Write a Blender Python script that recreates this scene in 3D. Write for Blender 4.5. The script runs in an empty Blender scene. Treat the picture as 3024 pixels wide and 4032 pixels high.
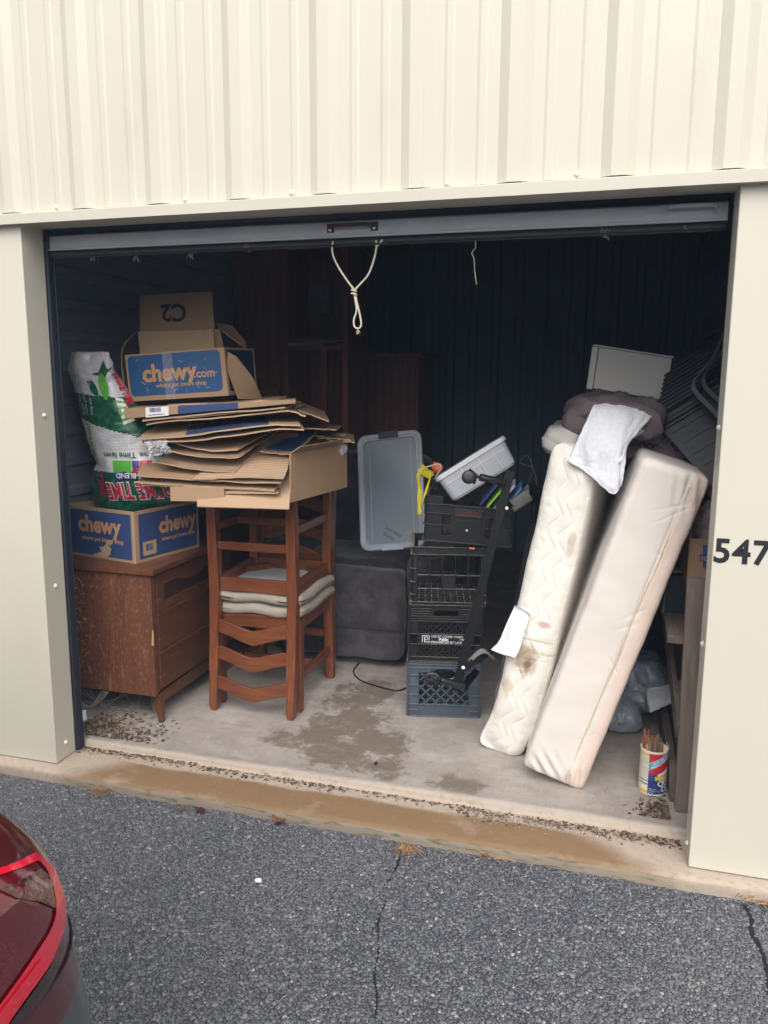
import bpy, math, random
import numpy as np
from mathutils import Matrix, Vector, noise

random.seed(7); RNG = np.random.default_rng(7)
SC = bpy.context.scene
COL = SC.collection
R = math.radians

# ------------------------------------------------------------------ camera
cam_d = bpy.data.cameras.new('camera'); cam = bpy.data.objects.new('camera', cam_d); COL.objects.link(cam)
cam_d.sensor_fit = 'VERTICAL'; cam_d.sensor_height = 36.0
cam_d.lens = 36.0 * 3110 / 4032
cam_d.clip_start = 0.02; cam_d.clip_end = 500
def _cam(loc, yaw, pitch, roll):
    fwd = Vector((-math.sin(yaw)*math.cos(pitch), math.cos(yaw)*math.cos(pitch), -math.sin(pitch)))
    right = Vector((math.cos(yaw), math.sin(yaw), 0)); up = right.cross(fwd)
    r2 = right*math.cos(roll) + up*math.sin(roll); u2 = up*math.cos(roll) - right*math.sin(roll)
    m = Matrix((r2, u2, -fwd)).transposed().to_4x4(); m.translation = loc
    cam.matrix_world = m
_cam((2.128, -2.549, 1.578), 0.279, 0.168, 0.006)
SC.camera = cam

# ------------------------------------------------------------------ sky, sun, exposure
SUN_EL, SUN_AZ = R(48), R(168)          # azimuth measured from +Y towards +X: behind the camera, to the right
w = bpy.data.worlds.new('World'); SC.world = w; w.use_nodes = True
nt = w.node_tree; nt.nodes.clear()
sky = nt.nodes.new('ShaderNodeTexSky'); sky.sky_type = 'NISHITA'; sky.sun_disc = False
sky.sun_elevation = SUN_EL; sky.sun_rotation = SUN_AZ
sky.air_density = 1.0; sky.dust_density = 6.0; sky.ozone_density = 1.5
hs = nt.nodes.new('ShaderNodeHueSaturation'); hs.inputs['Saturation'].default_value = 0.38; hs.inputs['Value'].default_value = 1.0
bg = nt.nodes.new('ShaderNodeBackground'); bg.inputs['Strength'].default_value = 0.15
out = nt.nodes.new('ShaderNodeOutputWorld')
nt.links.new(sky.outputs[0], hs.inputs['Color']); nt.links.new(hs.outputs[0], bg.inputs['Color']); nt.links.new(bg.outputs[0], out.inputs['Surface'])
sun_d = bpy.data.lights.new('sun', 'SUN'); sun_d.energy = 1.3; sun_d.angle = R(80); sun_d.color = (1.0, 0.97, 0.93)
sun = bpy.data.objects.new('sun', sun_d); COL.objects.link(sun)
_d = Vector((math.sin(SUN_AZ)*math.cos(SUN_EL), math.cos(SUN_AZ)*math.cos(SUN_EL), math.sin(SUN_EL)))
sun.rotation_euler = _d.to_track_quat('Z', 'Y').to_euler()
sun.location = (6, -8, 9)
vs = SC.view_settings; vs.view_transform = 'Standard'; vs.look = 'None'; vs.gamma = 1.0; vs.exposure = 0.42
vs.use_curve_mapping = False
SC.render.engine = 'CYCLES'
SC.cycles.use_denoising = True
SC.cycles.max_bounces = 8; SC.cycles.diffuse_bounces = 4; SC.cycles.transparent_max_bounces = 12

# ------------------------------------------------------------------ mesh helpers
class MB:
    """collects vertices and faces of one mesh"""
    def __init__(s): s.v = []; s.f = []; s.mi = []
    def add(s, vs_, fs, mi=0):
        o = len(s.v); s.v += [tuple(map(float, p)) for p in vs_]
        s.f += [tuple(i+o for i in f) for f in fs]; s.mi += [mi]*len(fs); return s
    def box(s, x0, x1, y0, y1, z0, z1, M=None, mi=0):
        vs_ = [(x, y, z) for z in (z0, z1) for y in (y0, y1) for x in (x0, x1)]
        if M is not None: vs_ = [M @ Vector(p) for p in vs_]
        return s.add(vs_, [(0,2,3,1),(4,5,7,6),(0,1,5,4),(2,6,7,3),(0,4,6,2),(1,3,7,5)], mi)
    def hexa(s, p, mi=0):
        """p: 8 corners, bottom ring 0-3 then top ring 4-7 in the same order"""
        return s.add(p, [(3,2,1,0),(4,5,6,7),(0,1,5,4),(1,2,6,5),(2,3,7,6),(3,0,4,7)], mi)
    def beam(s, a, b, w_, h_, up=(0,0,1), mi=0):
        a = Vector(a); b = Vector(b); d = (b-a).normalized(); u = Vector(up)
        r = d.cross(u).normalized(); u = r.cross(d)
        P = []
        for c in (a, b):
            for sx, sz in ((-1,-1),(1,-1),(1,1),(-1,1)): P.append(c + r*sx*w_/2 + u*sz*h_/2)
        return s.add(P, [(3,2,1,0),(4,5,6,7),(0,1,5,4),(1,2,6,5),(2,3,7,6),(3,0,4,7)], mi)
    def tube(s, pts, r, n=8, closed=False, mi=0, flat=1.0):
        pts = [Vector(p) for p in pts]; m = len(pts); o = len(s.v)
        rr = r if isinstance(r, (list, tuple)) else [r]*m
        prev = None
        for i, p in enumerate(pts):
            a = pts[i-1] if (i > 0 or closed) else p; b = pts[(i+1) % m] if (i < m-1 or closed) else p
            t = (b-a).normalized()
            if prev is None:
                ref = Vector((0,0,1)) if abs(t.z) < .9 else Vector((1,0,0)); u = t.cross(ref).normalized()
            else: u = (prev - t*prev.dot(t)).normalized()
            prev = u; v = t.cross(u)
            for k in range(n):
                an = 2*math.pi*k/n; s.v.append(tuple(p + (u*math.cos(an) + v*math.sin(an)*flat)*rr[i]))
        fs = []
        for i in range(m if closed else m-1):
            for k in range(n):
                a0 = o+i*n+k; a1 = o+i*n+(k+1) % n; j = (i+1) % m
                fs.append((a0, a1, o+j*n+(k+1) % n, o+j*n+k))
        if not closed: fs += [tuple(o+k for k in range(n))[::-1], tuple(o+(m-1)*n+k for k in range(n))]
        s.f += fs; s.mi += [mi]*len(fs); return s
    def lathe(s, prof, c, n=32, axis=(0,0,1), mi=0, caps=True):
        ax = Vector(axis).normalized(); ref = Vector((1,0,0)) if abs(ax.x) < .9 else Vector((0,1,0))
        u = (ref - ax*ref.dot(ax)).normalized(); v = ax.cross(u); c = Vector(c); o = len(s.v)
        for r, h in prof:
            for k in range(n):
                an = 2*math.pi*k/n; s.v.append(tuple(c + ax*h + (u*math.cos(an)+v*math.sin(an))*r))
        fs = [(o+i*n+k, o+i*n+(k+1) % n, o+(i+1)*n+(k+1) % n, o+(i+1)*n+k) for i in range(len(prof)-1) for k in range(n)]
        if caps: fs += [tuple(o+k for k in range(n))[::-1], tuple(o+(len(prof)-1)*n+k for k in range(n))]
        s.f += fs; s.mi += [mi]*len(fs); return s
    def prism(s, poly, fn0, fn1, mi=0):
        """polygon (2-D) mapped by fn0 / fn1 to the two faces"""
        n = len(poly)
        return s.add([fn0(*p) for p in poly] + [fn1(*p) for p in poly],
                     [tuple(range(n))[::-1], tuple(range(n, 2*n))] + [(i, (i+1) % n, n+(i+1) % n, n+i) for i in range(n)], mi)
    def grid(s, P, thick=0.0, mi=0, rim_mi=None):
        """P: array (nu,nv,3) -> sheet; thick>0 closes it into a slab"""
        P = np.asarray(P, float); nu, nv = P.shape[:2]; o = len(s.v)
        idx = lambda i, j: i*nv+j
        q = [(idx(i,j), idx(i+1,j), idx(i+1,j+1), idx(i,j+1)) for i in range(nu-1) for j in range(nv-1)]
        if not thick:
            return s.add(P.reshape(-1,3), q, mi)
        du = np.gradient(P, axis=0); dv = np.gradient(P, axis=1); n = np.cross(du, dv)
        n /= (np.linalg.norm(n, axis=2, keepdims=True)+1e-9)
        A = (P + n*thick/2).reshape(-1,3); B = (P - n*thick/2).reshape(-1,3); N = nu*nv
        rim = [idx(i,0) for i in range(nu)] + [idx(nu-1,j) for j in range(1,nv)] + [idx(i,nv-1) for i in range(nu-2,-1,-1)] + [idx(0,j) for j in range(nv-2,0,-1)]
        fs = q + [tuple(N+i for i in f[::-1]) for f in q]
        fs += [(rim[k], N+rim[k], N+rim[(k+1) % len(rim)], rim[(k+1) % len(rim)])[::-1] for k in range(len(rim))]
        s.add(np.vstack([A,B]), fs, mi)
        if rim_mi is not None: s.mi[-len(rim):] = [rim_mi]*len(rim)
        return s
    def rbox(s, size, r, n=(4,4,4), M=None, disp=None, mi=0):
        """box centred on the origin with rounded edges; disp(p,nrm) -> moved points (numpy arrays)"""
        hx, hy, hz = (k/2 for k in size); h = np.array([hx,hy,hz]); V = {}; pts = []; fs = []
        def lin(hh, k):
            m = hh-r
            base = list(np.linspace(-m, m, k+1))
            e = [r*(1-math.cos(a)) for a in (R(90), R(60), R(30))]
            return [-hh+x for x in (0, r*.14, r*.5)] + base + [hh-x for x in (r*.5, r*.14, 0)]
        L = [lin(h[i], n[i]) for i in range(3)]
        for ax in range(3):
            a, b = (ax+1) % 3, (ax+2) % 3
            for sg in (-1, 1):
                ids = {}
                for i, pa in enumerate(L[a]):
                    for j, pb in enumerate(L[b]):
                        p = [0,0,0]; p[ax] = sg*h[ax]; p[a] = pa; p[b] = pb
                        key = (round(p[0],5), round(p[1],5), round(p[2],5))
                        if key not in V: V[key] = len(pts); pts.append(p)
                        ids[i,j] = V[key]
                for i in range(len(L[a])-1):
                    for j in range(len(L[b])-1):
                        f = (ids[i,j], ids[i+1,j], ids[i+1,j+1], ids[i,j+1])
                        fs.append(f if sg > 0 else f[::-1])
        P = np.array(pts); inner = np.clip(P, -(h-r), h-r); d = P-inner
        nr = d/(np.linalg.norm(d, axis=1, keepdims=True)+1e-9); P = inner + nr*r
        if disp is not None: P = disp(P, nr)
        if M is not None:
            m = np.array(M); P = P @ m[:3,:3].T + m[:3,3]
        return s.add(P, fs, mi)

def mw(o):
    m = o.matrix_basis.copy()
    if o.parent: m = mw(o.parent) @ o.matrix_parent_inverse @ m
    return m

def obj(name, mb, mat, parent=None, M=None, local=False, smooth=False, bevel=0, origin=None, label=None, seg=2):
    """one mesh object. Vertices are world positions unless M (own matrix) or local (parent space) is given"""
    V = np.array(mb.v, float).reshape(-1,3)
    if M is None:
        if origin is None:
            lo, hi = V.min(0), V.max(0); origin = ((lo[0]+hi[0])/2, (lo[1]+hi[1])/2, lo[2])
        V = V - np.array(origin); basis = Matrix.Translation(origin)
    else: basis = M
    me = bpy.data.meshes.new(name); me.from_pydata(V.tolist(), [], mb.f); me.update()
    mats = mat if isinstance(mat, (list, tuple)) else [mat]
    for m in mats: me.materials.append(m)
    if any(mb.mi): me.polygons.foreach_set('material_index', mb.mi)
    if smooth: me.polygons.foreach_set('use_smooth', [True]*len(me.polygons))
    o = bpy.data.objects.new(name, me); COL.objects.link(o)
    o.matrix_basis = basis
    if parent is not None:
        o.parent = parent
        if not local: o.matrix_parent_inverse = mw(parent).inverted()
    if bevel:
        b = o.modifiers.new('bevel', 'BEVEL'); b.width = bevel; b.segments = seg; b.limit_method = 'ANGLE'; b.angle_limit = R(40)
        if smooth is False:
            me.polygons.foreach_set('use_smooth', [True]*len(me.polygons)); b.harden_normals = True
    if label: o['label'] = label
    return o

def tag(o, label=None, cat=None, group=None, kind=None):
    if label: o['label'] = label
    if cat: o['category'] = cat
    if group: o['group'] = group
    if kind: o['kind'] = kind
    return o

def thing(name, label, cat, loc=(0,0,0), rotz=0, group=None, M=None):
    o = bpy.data.objects.new(name, None); COL.objects.link(o); o.empty_display_size = .1
    o.matrix_basis = M if M is not None else Matrix.Translation(loc) @ Matrix.Rotation(rotz, 4, 'Z')
    return tag(o, label, cat, group)

def copy_tree(o, parent=None):
    c = o.copy(); COL.objects.link(c)
    if parent is not None: c.parent = parent
    for ch in [x for x in bpy.data.objects if x.parent == o]: copy_tree(ch, c)
    return c

def text_mesh(body, size=1.0, offset=0.0, align='LEFT', extrude=0.0, space=1.0, res=3):
    """outline of a piece of lettering as (verts, faces) in its own plane"""
    cu = bpy.data.curves.new('lettering', 'FONT'); cu.body = body; cu.size = size; cu.offset = offset
    cu.align_x = align; cu.extrude = extrude; cu.space_character = space; cu.resolution_u = res
    t = bpy.data.objects.new('lettering_tmp', cu); COL.objects.link(t)
    dg = bpy.context.evaluated_depsgraph_get(); me = bpy.data.meshes.new_from_object(t.evaluated_get(dg))
    v = [tuple(p.co) for p in me.vertices]; f = [tuple(p.vertices) for p in me.polygons]
    bpy.data.objects.remove(t); bpy.data.curves.remove(cu); bpy.data.meshes.remove(me)
    return v, f

def letters(name, body, fn, mat, parent, size, offset=0.0, align='LEFT', space=1.0, local=False):
    v, f = text_mesh(body, size, offset, align, 0, space)
    mb = MB(); mb.add([fn(p[0], p[1]) for p in v], f)
    return obj(name, mb, mat, parent, local=local)

def frame(o, x, y, z=None):
    """4x4 from origin and x / y directions"""
    x = Vector(x).normalized(); y = Vector(y); y = (y - x*y.dot(x)).normalized(); z = x.cross(y)
    m = Matrix((x, y, z)).transposed().to_4x4(); m.translation = Vector(o); return m

def nz(p, s=1.0, o=0.0): return noise.noise(Vector((p[0]*s+o, p[1]*s+o*1.7, p[2]*s-o)))
def nzv(P, s, o=0.0, oct_=3):
    out_ = np.zeros(len(P))
    for i, p in enumerate(P):
        out_[i] = noise.fractal(Vector((p[0]*s+o, p[1]*s+o, p[2]*s-o)), 1.0, 2.0, oct_)
    return out_
def bez(P, n):
    """smooth curve through points (Catmull-Rom)"""
    P = [Vector(p) for p in P]; P = [2*P[0]-P[1]] + P + [2*P[-1]-P[-2]]; res = []
    for i in range(1, len(P)-2):
        for k in range(n):
            t = k/n; a, b, c, d = P[i-1:i+3]
            res.append(.5*((2*b)+(c-a)*t+(2*a-5*b+4*c-d)*t*t+(3*b-a-3*c+d)*t**3))
    res.append(P[-2]); return res
def interp_grid(C, nu, nv):
    """C: control points (m,k,3) -> smooth (nu,nv,3)"""
    C = np.array(C, float); rows = []
    def cr(pts, n):
        m = len(pts); t = np.linspace(0, m-1, n); i = np.minimum(t.astype(int), m-2); f = (t-i)[:,None]
        p = np.vstack([2*pts[0]-pts[1], pts, 2*pts[-1]-pts[-2]]); a, b, c, d = p[i], p[i+1], p[i+2], p[i+3]
        return .5*((2*b)+(c-a)*f+(2*a-5*b+4*c-d)*f**2+(3*b-a-3*c+d)*f**3)
    A = np.array([cr(r, nv) for r in C]); return np.array([cr(A[:,j], nu) for j in range(nv)]).transpose(1,0,2)

# ------------------------------------------------------------------ material helpers
class NT:
    def __init__(s, name):
        s.m = bpy.data.materials.new(name); s.m.use_nodes = True; s.t = s.m.node_tree; s.t.nodes.clear()
        s.out = s.t.nodes.new('ShaderNodeOutputMaterial'); s.b = s.t.nodes.new('ShaderNodeBsdfPrincipled')
        s.t.links.new(s.b.outputs[0], s.out.inputs[0])
        s.tc = s.t.nodes.new('ShaderNodeTexCoord'); s.obj = s.tc.outputs['Object']
    def n(s, typ, **kw):
        nd = s.t.nodes.new(typ)
        for k, v in kw.items():
            if k.startswith('_'): setattr(nd, k[1:], v); continue
            sock = nd.inputs[int(k[1:])] if k[0] == 'i' and k[1:].isdigit() else nd.inputs[k.replace('__', ' ')]
            if hasattr(v, 'is_output') : s.t.links.new(v, sock)
            else: sock.default_value = v
        return nd
    def math(s, op, a, b=0.0, c=0.0, clamp=False):
        nd = s.t.nodes.new('ShaderNodeMath'); nd.operation = op; nd.use_clamp = clamp
        for i, v in enumerate((a, b, c)):
            if hasattr(v, 'is_output'): s.t.links.new(v, nd.inputs[i])
            else: nd.inputs[i].default_value = v
        return nd.outputs[0]
    def map(s, scale=(1,1,1), loc=(0,0,0), rot=(0,0,0), src=None):
        return s.n('ShaderNodeMapping', Vector=src or s.obj, Scale=scale, Location=loc, Rotation=rot).outputs[0]
    def noise(s, scale, vec=None, detail=4, rough=.55, dist=0):
        return s.n('ShaderNodeTexNoise', Vector=vec or s.obj, Scale=scale, Detail=detail, Roughness=rough, Distortion=dist).outputs[0]
    def ramp(s, fac, stops, interp='LINEAR'):
        nd = s.n('ShaderNodeValToRGB', Fac=fac); cr = nd.color_ramp; cr.interpolation = interp
        while len(cr.elements) < len(stops): cr.elements.new(.5)
        for e, (p, c) in zip(cr.elements, stops):
            e.position = p; e.color = (*c, 1) if not isinstance(c, (int, float)) else (c, c, c, 1)
        return nd.outputs[0]
    def mix(s, fac, a, b, blend='MIX'):
        nd = s.t.nodes.new('ShaderNodeMix'); nd.data_type = 'RGBA'; nd.blend_type = blend
        for sock, v in ((nd.inputs[0], fac), (nd.inputs[6], a), (nd.inputs[7], b)):
            if hasattr(v, 'is_output'): s.t.links.new(v, sock)
            else: sock.default_value = v if isinstance(v, (int, float)) else (*v, 1)
        return nd.outputs[2]
    def smooth(s, x, a, b):
        nd = s.n('ShaderNodeMapRange', Value=x, i1=a, i2=b); nd.interpolation_type = 'SMOOTHSTEP'; return nd.outputs[0]
    def set(s, col=None, rough=None, bump=None, strength=.3, dist=.002, **kw):
        for k, v in (('Base Color', col), ('Roughness', rough)):
            if v is None: continue
            if hasattr(v, 'is_output'): s.t.links.new(v, s.b.inputs[k])
            else: s.b.inputs[k].default_value = v if isinstance(v, (int, float)) else (*v, 1)
        if bump is not None:
            bn = s.n('ShaderNodeBump', Height=bump, Strength=strength, Distance=dist); s.t.links.new(bn.outputs[0], s.b.inputs['Normal'])
        for k, v in kw.items():
            sk = s.b.inputs[k.replace('__', ' ')]
            if hasattr(v, 'is_output'): s.t.links.new(v, sk)
            else: sk.default_value = v
        return s.m

def simple(name, col, rough=.6, var=.15, scale=12, bump=.15, dist=.001, fine=None, metal=0.0, **kw):
    """a colour with uneven tone and slight relief"""
    t = NT(name); n1 = t.noise(scale); n2 = t.noise(fine or scale*9, detail=3)
    lo = tuple(c*(1-var) for c in col); hi = tuple(min(1, c*(1+var)) for c in col)
    c = t.mix(n1, lo, hi); c = t.mix(.25, c, t.mix(n2, lo, hi))
    return t.set(c, t.math('ADD', rough-.08, t.math('MULTIPLY', n2, .16)), n2, bump, dist, Metallic=metal, **kw)

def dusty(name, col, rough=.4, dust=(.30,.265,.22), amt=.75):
    """dark moulded plastic with up-facing faces painted pale, for dust and for highlights from above"""
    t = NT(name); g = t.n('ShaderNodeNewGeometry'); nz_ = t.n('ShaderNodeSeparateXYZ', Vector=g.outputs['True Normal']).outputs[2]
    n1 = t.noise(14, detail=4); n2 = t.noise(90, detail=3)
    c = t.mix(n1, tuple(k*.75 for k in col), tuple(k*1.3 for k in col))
    d_ = t.math('MULTIPLY', t.smooth(nz_, .55, .95), t.math('MULTIPLY', t.smooth(n2, .25, .6), amt)); d_ = t.math('ADD', d_, t.math('MULTIPLY', t.smooth(n1, .55, .8), .06))  # pale tops: painted highlight on rib edges as well as settled dust
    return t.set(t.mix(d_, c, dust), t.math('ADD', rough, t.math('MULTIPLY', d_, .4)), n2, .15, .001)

def wood(name, dark, light, axis='Z', scale=9, rough=.5, wear=None, coat=0.0, fleck=None):
    t = NT(name); st = {'X': (.06,1,1), 'Y': (1,.06,1), 'Z': (1,1,.06)}[axis]
    v = t.map(tuple(k*scale for k in st)); g = t.noise(2.2, v, 6, .62, 1.2)
    g2 = t.noise(9, v, 3, .6)
    c = t.ramp(g, [(.3, dark), (.52, tuple((a+b)/2 for a, b in zip(dark, light))), (.72, light)])
    c = t.mix(t.math('MULTIPLY', g2, .35), c, dark)
    if wear is not None:
        wn = t.noise(26, t.map({'X': (.2,1,1), 'Y': (1,.2,1), 'Z': (1,1,.2)}[axis]), 5, .7)
        c = t.mix(t.math('MULTIPLY', t.smooth(wn, .56, .70), .55), c, wear)
    if fleck is not None:
        fn = t.noise(110, t.map((1,1,.4)), 3, .6); c = t.mix(t.math('MULTIPLY', t.smooth(fn, .54, .64), fleck), c, wear)
    return t.set(c, t.math('ADD', rough-.1, t.math('MULTIPLY', g2, .2)), g2, .25, .0006, Coat__Weight=coat)

# ------------------------------------------------------------------ materials of the setting
def m_cream(name='cream_paint', k=1.0):
    t = NT(name); n1 = t.noise(1.6); n2 = t.noise(60, detail=3); n3 = t.noise(5, t.map((1,1,.25)), 4)
    c = t.mix(n1, (.555*k,.527*k,.438*k), (.598*k,.572*k,.486*k)); c = t.mix(t.math('MULTIPLY', t.smooth(n3, .58, .8), .35), c, (.49*k,.46*k,.355*k))
    spk = t.smooth(t.noise(140, detail=2), .80, .86)
    c = t.mix(t.math('MULTIPLY', spk, .25), c, (.25,.22,.17))
    return t.set(c, .42, n1, .25, .004)
CREAM = m_cream()
CREAM2 = m_cream('cream_trim_paint', .93)
NAVY = simple('navy_door_guide', (.017,.024,.037), .45, .25, 8, .2)
DOORGREY = simple('door_bar_grey', (.44,.47,.51), .5, .2, 7, .25)
RUBBER = simple('black_rubber', (.022,.024,.027), .65, .3, 30, .4)
RUST = simple('rusty_iron', (.06,.035,.025), .75, .4, 60, .6)
SCREW = simple('white_screw_paint', (.80,.78,.72), .4, .1, 90, .1)
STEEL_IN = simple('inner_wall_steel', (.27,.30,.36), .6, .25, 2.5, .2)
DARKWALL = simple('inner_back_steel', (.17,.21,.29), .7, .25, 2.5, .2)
VINYL = simple('black_vinyl_number', (.012,.013,.018), .4, .1, 40, .05)

def m_concrete():
    t = NT('concrete'); x = t.n('ShaderNodeSeparateXYZ', Vector=t.obj)
    X, Y, Z = x.outputs
    n0 = t.noise(1.3); n1 = t.noise(7, detail=6, rough=.65); n2 = t.noise(45, detail=4, rough=.7); n3 = t.noise(240, detail=2)
    base = t.ramp(n1, [(.25, (.29,.255,.228)), (.5, (.385,.345,.315)), (.75, (.48,.437,.402))])
    base = t.mix(t.math('MULTIPLY', n2, .45), base, (.22,.185,.158))
    # pale scuffed dust
    dust = t.smooth(t.noise(3.2, t.map((1,1.8,1)), 5, .7), .5, .66)
    base = t.mix(t.math('MULTIPLY', dust, .35), base, (.52,.485,.455))
    blot = t.smooth(t.noise(16, t.map((1,1.5,1)), 6, .75), .50, .72); base = t.mix(t.math('MULTIPLY', blot, .38), base, (.205,.172,.146))
    scr_ = t.smooth(t.noise(9, t.map((6,.5,1), rot=(0,0,.6)), 3, .6), .60, .72); base = t.mix(t.math('MULTIPLY', scr_, .22), base, (.56,.52,.48))
    # old damp patch left by the rain
    wob = t.math('MULTIPLY', t.math('SUBTRACT', t.noise(6.5, detail=5, rough=.7), .5), .40)
    wob2 = t.math('MULTIPLY', t.math('SUBTRACT', t.noise(30, detail=4, rough=.7), .5), .16)
    wet = None
    for cx, cy, r in ((1.02,1.08,.13), (1.0,.92,.13), (1.07,.74,.15), (.98,.58,.17), (1.20,.52,.15), (1.10,.38,.16), (1.32,.34,.10), (.84,.48,.10), (1.62,.30,.08)):
        dx = t.math('SUBTRACT', X, cx); dy = t.math('SUBTRACT', Y, cy)
        d = t.math('SQRT', t.math('ADD', t.math('MULTIPLY', dx, dx), t.math('MULTIPLY', dy, dy)))
        m = t.math('SUBTRACT', r, d); wet = m if wet is None else t.math('MAXIMUM', wet, m)
    wetm = t.math('MULTIPLY', t.smooth(t.math('ADD', t.math('ADD', wet, wob), wob2), -.02, .045), t.smooth(t.noise(13, t.map((1,1.5,1)), 6, .75), .20, .50))
    inner = t.smooth(Y, .185, .215)
    wetm = t.math('MULTIPLY', wetm, inner)
    col = t.mix(t.math('MULTIPLY', wetm, .85), base, t.mix(n2, (.135,.103,.075), (.20,.160,.122)))
    # rust-brown rain stain on the sill in front of the door
    edge = t.math('MULTIPLY', t.math('SUBTRACT', t.noise(3.5, detail=4), .5), .07)
    a = t.smooth(t.math('ADD', Y, edge), .112, .082)
    l = t.smooth(t.math('ADD', X, t.math('ADD', t.math('MULTIPLY', Y, -1.2), edge)), .05, .26)
    r_ = t.smooth(t.math('ADD', X, t.math('ADD', t.math('MULTIPLY', Y, 1.6), edge)), 2.36, 2.16)
    st = t.math('MULTIPLY', a, t.math('MULTIPLY', l, r_))
    sill = t.mix(n2, (.36,.295,.235), (.47,.395,.32))
    brown = t.mix(n1, (.205,.122,.060), (.275,.172,.090)); brown = t.mix(t.math('MULTIPLY', n2, .45), brown, (.15,.088,.043))
    outer = t.smooth(Y, .19, .17)
    pit = t.smooth(t.noise(34, t.map((1,1.6,1)), 6, .8), .48, .70)
    oc = t.mix(st, sill, brown); oc = t.mix(t.math('MULTIPLY', pit, .42), oc, (.155,.112,.075)); oc = t.mix(t.math('MULTIPLY', t.smooth(t.noise(5, detail=5, rough=.7), .52, .72), .35), oc, (.50,.42,.34))
    # dark mossy riser
    ris = t.smooth(Z, -.010, -.020)
    rc = t.mix(n1, (.17,.14,.10), (.30,.25,.19)); rc = t.mix(t.smooth(t.noise(14, t.map((1,1,5)), 4), .5, .65), rc, (.12,.115,.075))
    oc = t.mix(t.math('MULTIPLY', ris, t.math('ADD', .35, t.math('MULTIPLY', st, .65))), oc, rc)
    col = t.mix(outer, col, oc)
    h = t.math('ADD', t.math('MULTIPLY', n2, .6), t.math('MULTIPLY', n3, .4))
    rough = t.math('SUBTRACT', .82, t.math('MULTIPLY', wetm, .25))
    return t.set(col, rough, h, .7, .0025)
CONCRETE = m_concrete()

def m_asphalt():
    t = NT('asphalt_binder'); n1 = t.noise(2.2); n2 = t.noise(160, detail=4, rough=.7)
    c = t.mix(n2, (.022,.023,.028), (.06,.062,.072)); c = t.mix(t.math('MULTIPLY', n1, .25), c, (.05,.05,.055))
    return t.set(c, .75, n2, .8, .004)
ASPHALT = m_asphalt()
def m_stone():
    t = NT('aggregate_stone'); g = t.n('ShaderNodeNewGeometry'); rnd = g.outputs['Random Per Island']
    c = t.ramp(rnd, [(.0, (.052,.055,.066)), (.40, (.092,.098,.116)), (.75, (.140,.147,.168)), (.95, (.215,.220,.235)), (.985, (.29,.285,.27)), (1.0, (.48,.46,.41))])
    c = t.mix(t.math('MULTIPLY', t.noise(260), .35), c, (.045,.046,.052))
    big = t.noise(1.1, detail=3); c = t.mix(t.math('MULTIPLY', t.smooth(big, .42, .7), .22), c, (.16,.16,.165))
    return t.set(c, t.math('ADD', .38, t.math('MULTIPLY', rnd, .2)))
STONE = m_stone()

# ------------------------------------------------------------------ ground
GZ = -.052
mb = MB(); mb.add([(-38,-38,GZ),(38,-38,GZ),(38,38,GZ),(-38,38,GZ)], [(0,1,2,3)])
asphalt = tag(obj('asphalt_lot', mb, ASPHALT, origin=(0,0,0)), 'dark grey asphalt drive in front of the storage unit', kind='structure')

CRACK = bez([(1.489, -0.070, -0.050), (1.506, -0.186, -0.050), (1.501, -0.284, -0.050), (1.521, -0.387, -0.050), (1.525, -0.486, -0.050), (1.558, -0.589, -0.050), (1.578, -0.695, -0.050), (1.615, -0.803, -0.050), (1.66,-1.10,-.05), (1.63,-1.6,-.05)], 6)
CRACK2 = bez([(2.607, -0.076, -0.050), (2.618, -0.140, -0.050), (2.607, -0.197, -0.050), (2.621, -0.264, -0.050), (2.624, -0.359, -0.050), (2.62,-.55,-.05), (2.70,-.9,-.05)], 6)
def crack_dist(xy, C):
    c = np.array([(p.x, p.y) for p in C]); d = np.full(len(xy), 9.0)
    for a, b in zip(c[:-1], c[1:]):
        ab = b-a; tt = np.clip(((xy-a)@ab)/(ab@ab+1e-12), 0, 1); d = np.minimum(d, np.linalg.norm(xy-(a+tt[:,None]*ab), axis=1))
    return d
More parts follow.
